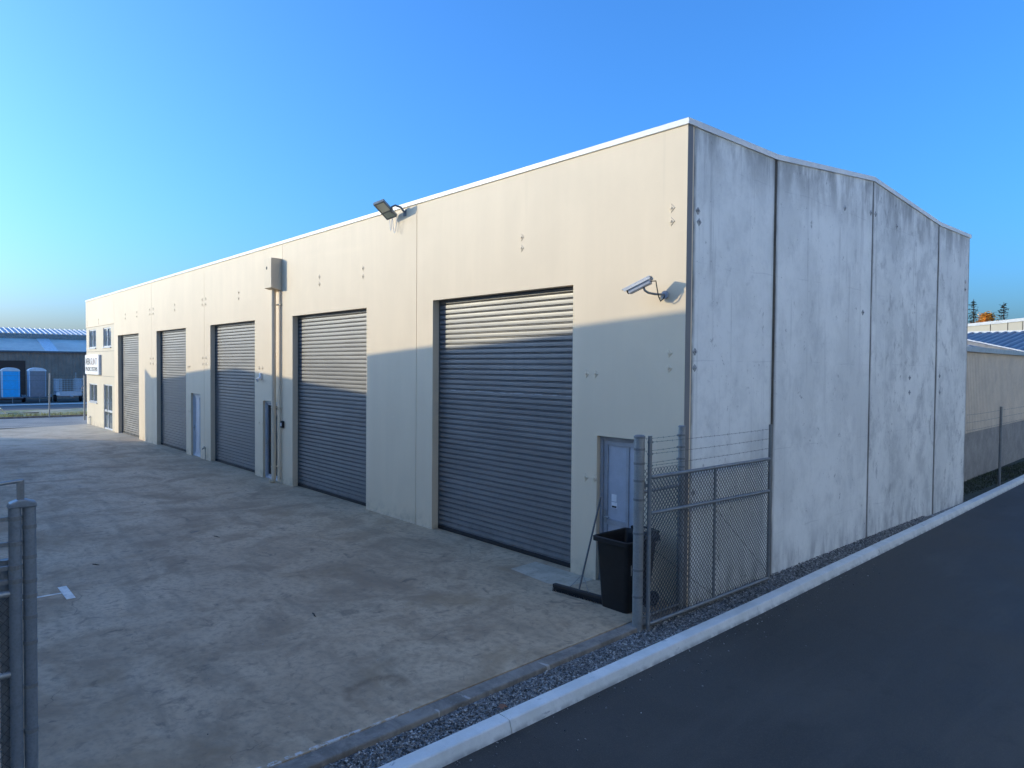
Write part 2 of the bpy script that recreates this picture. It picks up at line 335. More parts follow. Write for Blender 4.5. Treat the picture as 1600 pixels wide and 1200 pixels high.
# capping
cp = MB(); cp.box(-LEN-.03, .03, -.025, .19, HT-.085, HT)
cap = cp.build('capping', M_CAP, WH, bevel=.006)
for y0, y1 in ((.195, 2.42), (2.424, 6.208), (6.212, 9.948), (9.952, 12.25)):
    cp = MB(); cp.prism([(-.19, y0, ztop(y0)-.085), (-.19, y1, ztop(y1)-.085), (-.19, y1, ztop(y1)), (-.19, y0, ztop(y0))], (.215, 0, 0)); cp.build('capping', M_CAP, WH)
M_ROOF = simple('grey_steel_roof', (.42, .43, .44), .45, .2, .08, 1)
rf = MB()
for s in (0, 1):
    y0, y1, z0, z1 = (.2, 6.2, 6.2, 6.6) if s == 0 else (DEP-.2, 6.2, 6.2, 6.6)
    n = 180
    for i in range(n):
        x0 = -LEN+.2+i*(LEN-.4)/n; w = (LEN-.4)/n
        for xa, xb, za, zb in ((0, .6, 0, 0), (.6, .7, 0, .04), (.7, .9, .04, .04), (.9, 1, .04, 0)):
            rf.add([(x0+xa*w, y0, z0+za), (x0+xb*w, y0, z0+zb), (x0+xb*w, y1, z1+zb), (x0+xa*w, y1, z1+za)], [(0, 1, 2, 3)])
rf.build('roof', M_ROOF, WH, fix=False)
MB().box(-LEN+.2, -.2, .2, DEP-.2, 6.0, 6.1).build('ceiling_liner', M_DARKI, WH)

# roller doors
def roller(x0, x1):
    mb = MB(); p = .0985; n = int((HD+.1-.07)/p)+1; prof = [(.0, .030), (.002, .008), (.008, .004), (.0125, .007), (.0145, .034), (.0275, .036), (.0285, .0005), (.060, -.0015), (.093, .0005), (.0950, .028)]
    rows = [(.07+k*p+a, .175+b) for k in range(n) for a, b in prof]; o = 0
    vs = []; 
    for z, y in rows: vs += [(x0-.06, y, z), (x1+.06, y, z)]
    mb.add(vs, [(2*i, 2*i+1, 2*i+3, 2*i+2) for i in range(len(rows)-1)])
    d = mb.build('roller_door', M_DOOR, WH, smooth=False, fix=False)
    d.data.polygons.foreach_set('use_smooth', [True]*len(d.data.polygons)); d.data.set_sharp_from_angle(angle=math.radians(62))
    MB().box(x0+.003, x1-.003, .150, .215, .022, .07).build('bottom_rail', M_BLACK, d); MB().box(x0+.004, x1-.004, .158, .2, .004, .022).build('rubber_seal', M_BLACK, d)
    for a, b in ((x0-.07, x0-.005), (x1+.005, x1+.07)): MB().box(a, b, .152, .168, 0, HD+.05).build('guide', M_GALV2, d)
for d in doors: roller(*d)
# dark backing inside
MB().box(-LEN+.3, -.3, .6, .62, 0, 6).build('inner_lining', M_DARKI, WH)

# anchor plates: diamond plates with a bolt, on front and side panels
def plate_mesh(mat, name, axis, r=.066):
    mb = MB(); t = .010
    def P(a, h, z): return (a, -h, z) if axis == 'y' else (h, a, z)
    o = [(r, 0), (0, r), (-r, 0), (0, -r)]; q = .82
    vs = [P(a, 0, z) for a, z in o]+[P(a*q, t, z*q) for a, z in o]; mb.add(vs, [(4, 5, 6, 7)]+[(i, (i+1) % 4, 4+(i+1) % 4, 4+i) for i in range(4)])
    c = [P(.020*math.cos(k*math.pi/3), t, .020*math.sin(k*math.pi/3)) for k in range(6)]+[P(.017*math.cos(k*math.pi/3), t+.014, .017*math.sin(k*math.pi/3)) for k in range(6)]
    mb.add(c, [tuple(range(6, 12))]+[(i, (i+1) % 6, 6+(i+1) % 6, 6+i) for i in range(6)])
    me = D.meshes.new(name); me.from_pydata(mb.v, [], mb.f); me.materials.append(mat); me.update()
    import bmesh
    bm = bmesh.new(); bm.from_mesh(me); bmesh.ops.recalc_face_normals(bm, faces=bm.faces); bm.to_mesh(me); bm.free(); return me
pm_f = plate_mesh(M_FAC, 'anchor_plate', 'y'); pm_s = plate_mesh(simple('weathered_plate', (.40, .41, .41), .7, .2, .3, 14), 'anchor_plate', 'x', .058)
fb = []
for x in (-.255, -3.337, -8.715, -10.878, -16.295, -19.30, -19.655, -22.744, -25.6, -26.1, -28.1, -30.06, -35.48, -38.2):
    fb += [(x, 5.51), (x, 5.325)]
for x in (-.265, -19.28, -19.61, -25.62, -26.05): fb += [(x, 3.50), (x, 3.29)]
for x in (-1.627, -1.813, -14.47, -14.70, -21.0, -21.19): fb += [(x, 3.19), (x, 1.57)]
for x, z in fb:
    for q in range(6):
        if (q == 5 or x > joints[q+1]) and x < joints[q]: own = FP[q]
    o = D.objects.new('anchor_plate', pm_f); COL.objects.link(o); o.parent = own; o.location = Vector((x, .001, z))-ORIG[own.name]
for y, z in ((.26, 5.47), (.29, 5.32), (.235, 3.52), (.235, 3.295), (4.94, 6.236), (6.10, 6.32), (6.33, 6.33), (7.41, 6.238), (8.32, 3.12), (8.33, 2.80), (10.2, 3.15), (10.23, 2.77), (11.92, 5.49), (11.92, 5.3), (5.82, 4.38), (.24, 1.55)):
    own = [SP[k] for k in range(4) if ys[k][0] <= y <= ys[k][1]][0]
    o = D.objects.new('anchor_plate', pm_s); COL.objects.link(o); o.parent = own; o.location = Vector((-.001, y, z))-ORIG[own.name]

# personnel doors
def pdoor(x0, x1, kind):
    fr = frame(MB(), x0+.004, x1-.004, .0, 2.236, .055, .07, .145).build('personnel_door', M_ALU if kind == 0 else M_ALUL, WH, bevel=.004)
    a, b, z1 = x0+.06, x1-.06, 2.18
    if kind == 2:
        MB().box(a, b, .125, .135, .05, z1).build('glass_leaf', M_GLASSD, fr); lf = frame(MB(), a+.004, b-.004, .058, z1-.004, .06, .1, .124).build('leaf_frame', M_ALU, fr)
    else:
        lf = MB(); frame(lf, a+.004, b-.004, .058, z1-.004, .075, .095, .124); mx = a+.58*(b-a)
        lf.box(mx, mx+.05, .097, .122, .135, z1-.08); lf.box(a+.08, mx-.001, .097, .122, .88, .96); lf = lf.build('leaf_frame', M_ALU if kind == 0 else M_ALUL, fr)
        MB().box(a+.07, b-.07, .112, .118, .1, z1-.07).build('leaf_panel', M_GREYP if kind == 0 else M_ALUL, fr)
        if kind == 0:
            for zz, w, hh, nm in ((1.30, .10, .11, 'sticker'), (1.19, .11, .09, 'notice')):
                MB().box(a+.15, a+.15+w, .1095, .1115, zz-hh/2, zz+hh/2).build(nm, M_WHITE, fr)
            MB().box(a+.16, a+.25, .1078, .1092, 1.150, 1.178).build('notice_band', M_BLACK, fr)
    h = MB().tube([(a+.04, .1, 1.0), (a+.04, .055, 1.0), (a+.15, .05, 1.0)], .011, 8); h.box(a+.015, a+.065, .09, .098, .9, 1.1); h.build('handle', M_GALV, lf)
pdoor(*pers[0], 0); pdoor(*pers[1], 2); pdoor(*pers[2], 1)
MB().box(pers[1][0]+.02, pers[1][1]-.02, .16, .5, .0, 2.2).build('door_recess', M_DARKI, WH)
# office windows and entrance
for x0, x1, z0, z1 in wins:
    f = MB(); frame(f, x0+.004, x1-.004, z0+.004, z1-.004, .055, .045, .11); mx = (x0+x1)/2; f.box(mx-.03, mx+.03, .05, .105, z0+.06, z1-.06)
    f = f.build('window', M_ALUL, WH)
    MB().box(x0+.06, mx-.031, .08, .086, z0+.06, z1-.06).build('pane', M_GLASS, f); MB().box(mx+.031, x1-.06, .086, .092, z0+.06, z1-.06).build('pane', M_GLASS, f)
    MB().box(x0-.03, x1+.03, -.03, .04, z0-.05, z0).build('sill', M_ALUL, f)
f = MB(); frame(f, ent[0]+.004, ent[1]-.004, .0, ent[3]-.004, .06, .045, .11); mx = -33.75; f.box(mx-.04, mx+.04, .05, .105, .06, 2.17); f.box(ent[0]+.06, ent[1]-.06, .051, .1, .86, .96)
f = f.build('entrance_door', M_ALUL, WH)
MB().box(ent[0]+.05, ent[1]-.05, .08, .086, .05, 2.18).build('pane', M_GLASS, f)
MB().tube([(mx+.09, .05, .8), (mx+.09, -.01, .85), (mx+.09, -.01, 1.25), (mx+.09, .05, 1.3)], .015, 8).build('handle', M_GALV, f)
# rainwater head and downpipe
rh = MB().prism([(-13.60, -.004, 5.34), (-13.60, -.30, 5.40), (-13.60, -.30, 6.21), (-13.60, -.004, 6.21)], (.47, 0, 0)).build('rainwater_head', M_PIPE, WH, bevel=.008)
MB().tube([(-13.43, -.302, 5.95), (-13.43, -.27, 5.95)], .045, 16).build('overflow_hole', M_DARKI, rh)
dp = MB().tube([(-13.37, -.13, 5.37), (-13.37, -.13, .12), (-13.37, -.15, .05), (-13.37, -.24, .03)], .062, 14).build('downpipe', M_PIPE, WH, smooth=True)
for z in (4.95, 2.1, .45):
    br = MB().tube([(-13.37, -.13, z-.02), (-13.37, -.13, z+.02)], .069, 14); br.box(-13.37, -13.13, -.05, -.002, z-.018, z+.018); br.build('bracket', M_PIPE, dp)
MB().tube([(-13.17, -.03, 5.34), (-13.17, -.03, .1)], .016, 8).build('conduit', M_PIPE, WH)
# hose taps at the wall foot
for x in (-19.245, -37.2):
    t = thing('hose_tap', 'hose tap on a short standpipe %s' % ('beside the near pale side door' if x > -30 else 'under the office window at the far corner'), 'tap', (x, -.05, 0), 'hose taps on the warehouse wall')
    MB().tube([(x, -.05, 0), (x, -.05, .42)], .014, 8).build('standpipe', M_GALV2, t)
    MB().tube([(x, -.03, .42), (x, -.12, .42), (x, -.14, .37)], .018, 8).build('spout', M_GALV2, t); MB().box(x-.06, x+.06, -.09, -.07, .455, .475).build('lever', M_GALV2, t)
# keypad box and small alarm lamp
t = thing('keypad_box', 'small black keypad box beside the downpipe', 'keypad', (-13.0, 0, 1.64))
MB().box(-13.08, -12.96, -.07, 0, 1.55, 1.74).build('housing', M_BLACK, t, bevel=.01); MB().box(-13.06, -12.98, -.078, -.071, 1.6, 1.69).build('button_pad', M_GREYP, t)
t = thing('wall_lamp', 'small white sensor lamp on the pier above the dark glass door', 'wall lamp', (-14.55, 0, 2.95))
MB().box(-14.60, -14.50, -.05, 0, 2.86, 3.04).build('base', M_WHITE, t, bevel=.01); MB().tube([(-14.55, -.05, 2.9), (-14.50, -.15, 2.83)], [.03, .055], 12).build('lamp_head', M_WHITE, t)

# floodlight on a curved arm
t = thing('floodlight', 'flat led floodlight on a curved arm near the roof edge', 'floodlight', (-6.99, 0, 6.53))
FY = Vector((.15, -.40, .21)).normalized(); FX = Vector((.188, .100, .057)); FX = (FX-FY*FX.dot(FY)).normalized(); FZ = FX.cross(FY)
FM = Matrix((FX*.82, FY, FZ)).transposed().to_4x4(); FM.translation = Vector((-7.32, -.11, 6.44))
# local: +y along the lamp away from the wall, +z = face (down)
hs = MB(); hs.box(-.155, .155, -.02, .50, -.05, -.008, FM)
for a, b, c, d in ((-.155, -.125, -.02, .50), (.125, .155, -.02, .50), (-.125, .125, .46, .50), (-.125, .125, -.02, .01), (-.125, .125, .17, .20)): hs.box(a, b, c, d, -.0078, .012, FM)
hs = hs.build('housing', simple('lamp_grey', (.22, .24, .23), .5), t)
MB().box(-.12, .12, .205, .455, -.004, .004, FM).build('led_panel', M_LENS, hs); MB().box(-.12, .12, .015, .165, -.004, .006, FM).build('driver_cover', simple('lamp_green_grey', (.36, .40, .34), .6), hs)
MB().tube([(-6.97, -.01, 6.50), (-6.98, -.10, 6.60), (-7.04, -.2, 6.635), (-7.1, -.24, 6.61), (-7.15, -.22, 6.54), (-7.17, -.2, 6.50)], .022, 8).build('arm', M_GALV2, t, smooth=True)
MB().box(-7.02, -6.92, -.014, .0, 6.43, 6.57).build('wall_bracket', M_GALV2, t)
for x, w, dz in ((-7.37, .05, .27), (-7.22, .09, .34)):
    MB().tube([(x-w+2*w*k/10, -.1, 6.44-dz*math.sin(math.pi*k/10)) for k in range(11)], .006, 6).build('cable', M_WHITE, t)

# security camera
t = thing('security_camera', 'white security camera on a jointed wall arm near the corner', 'camera', (-.33, 0, 4.31))
A, B = Vector((-.72, -.36, 4.365)), Vector((-.385, -.26, 4.515))
yax = (B-A).normalized(); xax = yax.cross(Vector((0, 0, 1))).normalized(); zax = xax.cross(yax)
CM = Matrix((xax, yax, zax)).transposed().to_4x4(); CM.translation = A; Lc = (B-A).length
hb = MB().box(-.05, .05, .02, Lc-.02, -.055, .03, CM).build('housing', simple('camera_grey', (.45, .46, .48), .45), t, bevel=.012)
sh = MB(); sh.box(-.066, .066, -.05, Lc+.01, .036, .05, CM); sh.box(-.066, -.056, -.03, Lc+.01, .0, .036, CM); sh.box(.056, .066, -.03, Lc+.01, .0, .036, CM); sh.build('sun_shield', simple('camera_white', (.72, .70, .66), .45), t, bevel=.004)
MB().tube([CM @ Vector((0, .019, -.01)), CM @ Vector((0, -.004, -.01))], .032, 14).build('lens', M_BLACK, hb)
MB().tube([CM @ Vector((0, Lc*.62, -.055)), CM @ Vector((0, Lc*.62, -.10)), (-.45, -.24, 4.335), (-.40, -.16, 4.32), (-.33, -.02, 4.315)], .016, 8).build('arm', M_GALV2, t, smooth=True)
MB().tube([(-.33, -.001, 4.315), (-.33, -.035, 4.315)], .055, 16).build('base_plate', M_GREYP, t)
MB().tube([CM @ Vector((0, Lc-.02, -.02)), CM @ Vector((0, Lc+.05, -.05)), (-.31, -.24, 4.42), (-.32, -.18, 4.28), (-.33, -.12, 4.22), (-.33, -.05, 4.26), (-.33, -.03, 4.30)], .008, 6).build('cable', M_BLACK, t, smooth=True)

# sign by the office
t = thing('business_sign', 'white rectangular company sign above the office entrance', 'sign', (-36.68, 0, 3.2))
MB().box(-38.28, -35.07, -.10, .019, 2.69, 3.72).build('board', M_WHITE, t, bevel=.01)
M_TXT = simple('sign_black', (.05, .05, .052), .6); M_TXT2 = simple('sign_rust', (.30, .20, .18), .6)
def lettering(text, x0, x1, z0, z1, y, mat, name):
    cu = D.curves.new('text', 'FONT'); cu.body = text; cu.extrude = .004; ob = D.objects.new('text', cu); COL.objects.link(ob)
    dg = bpy.context.evaluated_depsgraph_get(); me = D.meshes.new_from_object(ob.evaluated_get(dg)); D.objects.remove(ob)
    vs = np.array([v.co[:] for v in me.vertices]); lo, hi = vs.min(0), vs.max(0)
    mb = MB(); mb.v = [(x0+(a-lo[0])/(hi[0]-lo[0])*(x1-x0), y-c, z0+(b-lo[1])/(hi[1]-lo[1])*(z1-z0)) for a, b, c in vs]; mb.f = [tuple(p.vertices) for p in me.polygons]
    return mb.build(name, mat, t)
lettering('NEBA', -38.08, -36.95, 3.20, 3.55, -.104, M_TXT, 'lettering'); lettering('SLINT', -36.88, -35.40, 3.20, 3.55, -.104, M_TXT2, 'lettering')
lettering('PACIFIC SYSTEMS', -38.08, -35.35, 2.86, 3.08, -.104, M_TXT, 'lettering')

# ------------------------------------------------------------------ ground, yard, road
def sheet(name, pts, z, mat, loc=None):
    mb = MB(); mb.add([(x, y, z) for x, y in pts], [tuple(range(len(pts)))]); return struct(mb.build(name, mat))
def soil():
    t = NT('dry_soil'); n = t.noise(.4, 7, .65, .5); f = t.noise(9, 5, .7)
    a = t.mix(t.ramp(n, .38, .64), (.17, .155, .115), (.10, .105, .06)); a = t.mix(t.ramp(f, .5, .75, 0, .5), a, (.22, .20, .16)); t.bump(f, .6, .02); return t.done(a, .95, 0, .2)
M_SOIL = soil()
sheet('ground', [(-700, -700), (700, -700), (700, 700), (-700, 700)], -.17, M_SOIL)
def kx(y): return np.interp(y, [-30, -5.2, .81, 10.3, 18.9, 60], [1.5, .652, .504, .17, -.16, -1.66])
edge = lambda y: .105-.034*y
yd = MB(); pl = [(-37.9, -.0), (-36.2, -6), (-34.5, -12.9)]
pl += [(edge(-12.9)-.23, -12.9), (edge(-1.0)-.23, -1.0), (edge(0)-.16, .015), (-.06, .016), (-.06, .33), (-LEN+.3, .33)]
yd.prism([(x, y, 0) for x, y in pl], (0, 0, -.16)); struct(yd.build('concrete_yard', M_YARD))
ed = MB(); ed.prism([(edge(-12.9)-.227, -12.9, -.006), (edge(-1.0)-.227, -1.0, -.006), (edge(0)-.157, .013, -.006), (edge(0)-.05, .013, -.006), (edge(-12.9), -12.9, -.006)], (0, 0, -.15)); struct(ed.build('concrete_edging', M_EDGING, bevel=.012))
pt = MB(); pt.add([(-2.86, -.62, .004), (-2.0, -.70, .004), (-1.62, -.66, .004), (-1.60, -.02, .004), (-2.08, -.01, .004), (-2.9, -.02, .004)], [(0, 1, 2, 3, 4, 5)])
def patchm():
    t = NT('pale_concrete_patch'); n = t.noise(2.2, 6, .65, .4); f = t.noise(16, 5); a = t.mix(t.ramp(n, .35, .65), (.40, .34, .255), (.54, .46, .345)); a = t.mix(t.ramp(f, .5, .75, 0, .5), a, (.28, .235, .17)); t.bump(f, .3, .008); return t.done(a, .8, 0, .3)
struct(pt.build('concrete_patch', patchm()))
mk = MB(); mk.box(-6.43, -5.74, -6.33, -6.22, .002, .006); mk.box(-6.125, -6.075, -11, -6.335, .002, .006); struct(mk.build('painted_marking', M_PAINTW))
sheet('road', [(float(kx(y))+.14, y) for y in (-30, -5.2, .81, 10.3, 18.9, 60)][::-1]+[(1.0, -60), (40, -60), (40, 60)], -.12, M_ROAD)
# kerb stones
kb = MB()
cuts = [-12.6, -8.2, -3.86, .83, 5.6, 10.4, 15.2, 20., 26, 32, 40, 50]
for a, b in zip(cuts, cuts[1:]):
    sub = np.linspace(a+.005, b-.005, 5)
    for i in range(4):
        y0, y1 = float(sub[i]), float(sub[i+1]); P = []
        for y in (y0, y1):
            k = float(kx(y)); P += [(k, y, -.18), (k, y, -.006), (k+.010, y, 0), (k+.152, y, -.003), (k+.163, y, -.012), (k+.200, y, -.128), (k+.200, y, -.18)]
        kb.add(P, [(j, j+1, 8+j, 7+j) for j in range(6)]+([tuple(range(7))] if i == 0 else [])+([tuple(range(7, 14))] if i == 3 else []))
struct(kb.build('kerb', M_KERB))
# gravel strip: bed plus thousands of stones
bed = [(float(kx(y))+.01, y) for y in np.linspace(-12.9, 12.3, 20)]
sheet('gravel_bed', bed+[(-.02, 12.3), (-.02, .0), (edge(0)-.05, .0), (edge(-12.9)-.02, -12.9)], -.062, M_STONE)
ph = (1+5**.5)/2
ico = np.array([(-1, ph, 0), (1, ph, 0), (-1, -ph, 0), (1, -ph, 0), (0, -1, ph), (0, 1, ph), (0, -1, -ph), (0, 1, -ph), (ph, 0, -1), (ph, 0, 1), (-ph, 0, -1), (-ph, 0, 1)])/1.9
icf = np.array([(0, 11, 5), (0, 5, 1), (0, 1, 7), (0, 7, 10), (0, 10, 11), (1, 5, 9), (5, 11, 4), (11, 10, 2), (10, 7, 6), (7, 1, 8), (3, 9, 4), (3, 4, 2), (3, 2, 6), (3, 6, 8), (3, 8, 9), (4, 9, 5), (2, 4, 11), (6, 2, 10), (8, 6, 7), (9, 8, 1)])
def stones(name, P, R, mat, kind='stuff', flat=.6):
    n = len(P); A = RNG.random((n, 3))*2*math.pi; c, s_ = np.cos(A), np.sin(A)
    Rz = np.zeros((n, 3, 3)); Rz[:, 0, 0] = c[:, 0]; Rz[:, 0, 1] = -s_[:, 0]; Rz[:, 1, 0] = s_[:, 0]; Rz[:, 1, 1] = c[:, 0]; Rz[:, 2, 2] = 1
    Rx = np.zeros((n, 3, 3)); Rx[:, 0, 0] = 1; Rx[:, 1, 1] = c[:, 1]*.3+.7; Rx[:, 1, 2] = -s_[:, 1]*.5; Rx[:, 2, 1] = s_[:, 1]*.5; Rx[:, 2, 2] = c[:, 1]*.3+.7
    jit = 1+.28*(RNG.random((n, 12, 1))-.5); sc = np.stack([np.ones(n), .6+.4*RNG.random(n), np.full(n, flat)*(.7+.6*RNG.random(n))], -1)
    V = ico[None]*jit*sc[:, None]*R[:, None, None]; V = np.einsum('nij,nvj->nvi', Rx @ Rz, V)+P[:, None]
    F = icf[None]+12*np.arange(n)[:, None, None]
    me = D.meshes.new(name); me.vertices.add(n*12); me.vertices.foreach_set('co', V.reshape(-1)); me.loops.add(n*60); me.loops.foreach_set('vertex_index', F.reshape(-1).astype(np.int32))
    me.polygons.add(n*20); me.polygons.foreach_set('loop_start', (np.arange(n*20)*3).astype(np.int32)); me.update(calc_edges=True); me.validate()
    me.materials.append(mat); o = D.objects.new(name, me); COL.objects.link(o); o['kind'] = kind; return o
n = 17000; yy = -7.2+RNG.random(n)**1.25*16.5; lo = np.where(yy < 0, .105-.034*yy, 0.0); hi = kx(yy); xx = lo+RNG.random(n)*(hi-lo)
R = .008+.011*RNG.random(n)**1.5
zz = -.058+.022*RNG.random(n)+.018*np.clip(1-(hi-xx)/.12, 0, 1)+.03*np.clip(yy/6, 0, 1)
stones('gravel', np.stack([xx, yy, zz], -1), R, M_STONE)
n = 520; yy = -6+RNG.random(n)*11; xx = kx(yy)+.215+RNG.exponential(.2, n); 
stones('grit', np.stack([xx, yy, np.full(n, -.116)], -1), .003+.011*RNG.random(n)**3, M_STONE)
n = 160; xx = -7+RNG.random(n)*7; yy = -6.5+RNG.random(n)*6; stones('yard_grit', np.stack([xx, yy, np.full(n, .003)], -1), .003+.006*RNG.random(n)**2, M_STONE)
# fallen leaf and twigs
lf = MB(); lp = [(0, 0, .0), (.03, .015, .012), (.055, .0, .006), (.085, .012, .02), (.07, .04, .024), (.085, .07, .018), (.05, .065, .03), (.03, .085, .02), (.012, .06, .024), (-.02, .05, .016), (.0, .025, .008)]
lf.prism(lp, (0, 0, .0015)); o = lf.build('fallen_leaf', simple('dry_leaf', (.25, .11, .06), .8), loc=(0, 0, 0)); o.location = (.50, -3.78, -.02); tag(o, 'dry brown leaf lying on the gravel against the kerb', 'leaf')
tw = [((-8.05, -3.5), .16, .3, 'dark stick lying on the yard in front of the second roller door'), ((-7.4, -5.65), .14, .5, 'short dark stick near the white floor marking, left part of the yard'), ((-2.95, -4.0), .15, -.2, 'dark stick lying on the yard in front of the nearest roller door')]
for (x, y), L_, a, lab in tw:
    q = MB().tube([(-L_/2, 0, .007), (-L_*.1, .008, .009), (L_*.2, -.004, .008), (L_/2, .006, .007)], [.006, .008, .007, .004], 6).build('stick', simple('dark_bark', (.03, .025, .022), .9), loc=(0, 0, 0))
    q.location = (x, y, 0); q.rotation_euler = (0, 0, a); tag(q, lab, 'stick', 'sticks on the yard')

# ------------------------------------------------------------------ fences and gates
def chain(mb, P, Q, z0, z1, sp=.068, r=.0025):     # diamond mesh between plan points P and Q
    P, Q = Vector((*P, 0)), Vector((*Q, 0)); L_ = (Q-P).length; d = (Q-P)/L_; nrm = Vector((-d.y, d.x, 0)); H = z1-z0
    def seg(a, b, za, zb, off):
        A, B = P+d*a+Vector((0, 0, za))+nrm*off, P+d*b+Vector((0, 0, zb))+nrm*off; w = (B-A).normalized(); u = w.cross(nrm)*r; v = nrm*r
        mb.add([A+u+v, A-u+v, A-u-v, A+u-v, B+u+v, B-u+v, B-u-v, B+u-v], [(0, 1, 5, 4), (1, 2, 6, 5), (2, 3, 7, 6), (3, 0, 4, 7)])
    k = -H; asp = 1.1
    while k < L_:
        for sg in (1, -1):
            a, b = k, k+H/asp; za, zb = (z0, z1) if sg > 0 else (z1, z0)
            if b > 0:
                a2, b2 = max(a, 0), min(b, L_)
                if b2-a2 > .004:
                    t0, t1 = (a2-a)/(b-a), (b2-a)/(b-a); seg(a2, b2, za+(zb-za)*t0, za+(zb-za)*t1, sg*.002)
        k += sp
    return mb
def barb(mb, P, Q, sag=.012, r=.0023):
    P, Q = Vector(P), Vector(Q); n = 12; pts = [P.lerp(Q, i/n)-Vector((0, 0, sag*4*(i/n)*(1-i/n))) for i in range(n+1)]; mb.tube(pts, r, 5)
    L_ = (Q-P).length; m = int(L_/.11); d = (Q-P).normalized(); pr = d.orthogonal().normalized()
    for i in range(1, m):
        t = i/m; c = P.lerp(Q, t)-Vector((0, 0, sag*4*t*(1-t))); e = (pr*math.cos(i*2.1)+d.cross(pr)*math.sin(i*2.1)); mb.tube([c-e*.014, c+e*.014], .0018, 4)
    return mb
def clip(mb, x, y, z, r, dy=0., dx=0.): mb.tube([(x, y, z-.013), (x, y, z+.013)], r+.005, 14); mb.box(x-.012+dx, x+.012+dx, min(y, y+dy), max(y, y+dy), z-.012, z+.012) if dy else None
# right gate post
px, py = .058, -1.045
t = thing('gate_post', 'thick round galvanised gate post standing beside the black wheelie bin', 'post', (px, py, 0), 'gate posts')
MB().tube([(px, py, -.15), (px, py, 2.40)], .066, 24).build('post', M_GALV, t, smooth=True); MB().tube([(px, py, 2.4), (px, py, 2.425), (px, py, 2.44)], [.073, .073, .05], 24).build('cap', M_GALV2, t, smooth=True)
for z in (2.26, 2.08, 1.86, 1.62, 1.19, .72, .38): MB().tube([(px, py, z-.014), (px, py, z+.014)], .0705, 24).build('strap', M_GALV2, t, smooth=True)
# infill fence between post and corner post
t = thing('chain_link_fence', 'short chain link infill with barbed wire between round post and building corner', 'fence', (.03, -.5, 0))
fx = .02; cy = -.075
MB().tube([(fx, cy, -.1), (fx, cy, 2.49)], .046, 20).build('corner_post', M_GALV, t, smooth=True); MB().tube([(fx, cy, 2.49), (fx, cy, 2.51)], [.054, .04], 20).build('post_cap', M_GALV2, t)
MB().tube([(fx, -.985, 1.69), (fx, cy-.04, 1.69)], .021, 12).build('rail', M_GALV2, t, smooth=True); MB().tube([(fx, -.985, .06), (fx, cy-.04, .06)], .021, 12).build('rail', M_GALV2, t, smooth=True)
chain(MB(), (fx-.02, -.98), (fx-.02, cy-.03), .05, 1.98).build('wire_mesh', M_WIRE, t, fix=False)
for z in (2.38, 2.22, 2.06, 1.95, 1.01):
    cl = MB().tube([(fx, cy, z-.012), (fx, cy, z+.012)], .054, 16)
    if z > 2: barb(MB(), (fx, -.98, z), (fx, cy-.05, z), .006).build('barbed_wire', M_WIRE, t, fix=False); cl.box(fx-.012, fx+.012, cy-.10, cy-.04, z-.012, z+.012)
    cl.build('clamp', M_GALV2, t, smooth=True)
# open gate leaf along the end wall
gx = .155; g0, g1 = -.955, 2.14
t = thing('chain_link_gate', 'open chain link gate leaf swung flat along the bare concrete end wall', 'gate', (gx, g0, 0), 'gate leaves')
MB().tube([(gx, g0, -.045), (gx, g0, 2.43)], .027, 14).build('hinge_stile', M_GALV2, t, smooth=True); MB().tube([(gx-.03, g1, -.0), (gx-.03, g1, 2.42)], .027, 14).build('end_stile', M_GALV2, t, smooth=True)
for za, zb, r in ((1.90, 1.885, .025), (1.44, 1.38, .025), (.02, .005, .025)): MB().tube([(gx, g0+.028, za), (gx-.03, g1-.028, zb)], r, 12).build('rail', M_GALV2, t, smooth=True)
MB().tube([(gx-.015, .575, .04), (gx-.015, .575, 1.86)], .021, 12).build('mid_stile', M_GALV2, t, smooth=True)
chain(MB(), (gx-.004, g0+.02), (gx-.034, g1-.02), .02, 1.88).build('wire_mesh', M_WIRE, t, fix=False)
for z in (2.35, 2.20, 2.05):
    barb(MB(), (gx, g0+.03, z), (gx-.03, g1-.02, z), .01).build('barbed_wire', M_WIRE, t, fix=False)
    cl = MB().tube([(gx, g0, z-.012), (gx, g0, z+.012)], .033, 12); cl.box(gx-.008, gx+.008, g0+.01, g0+.06, z-.01, z+.01); cl.build('clamp', M_GALV2, t)
MB().tube([(gx-.02, .60, 1.30), (gx-.03, g1-.04, .12)], .0035, 5).build('brace_wire', M_WIRE, t, fix=False); MB().tube([(gx-.01, g0+.05, 1.0), (gx-.015, .55, .08)], .0035, 5).build('brace_wire', M_WIRE, t, fix=False)
for z in (1.80, .22):
    hg = MB(); hg.tube([(gx-.045, g0-.035, z-.04), (gx-.045, g0-.035, z+.04)], .012, 10); hg.box(px+.05, gx-.04, py+.02, py+.055, z-.03, z+.03); hg.box(gx-.05, gx-.01, g0-.04, g0-.02, z-.02, z+.02)
    hg.build('hinge', M_GALV2, t)
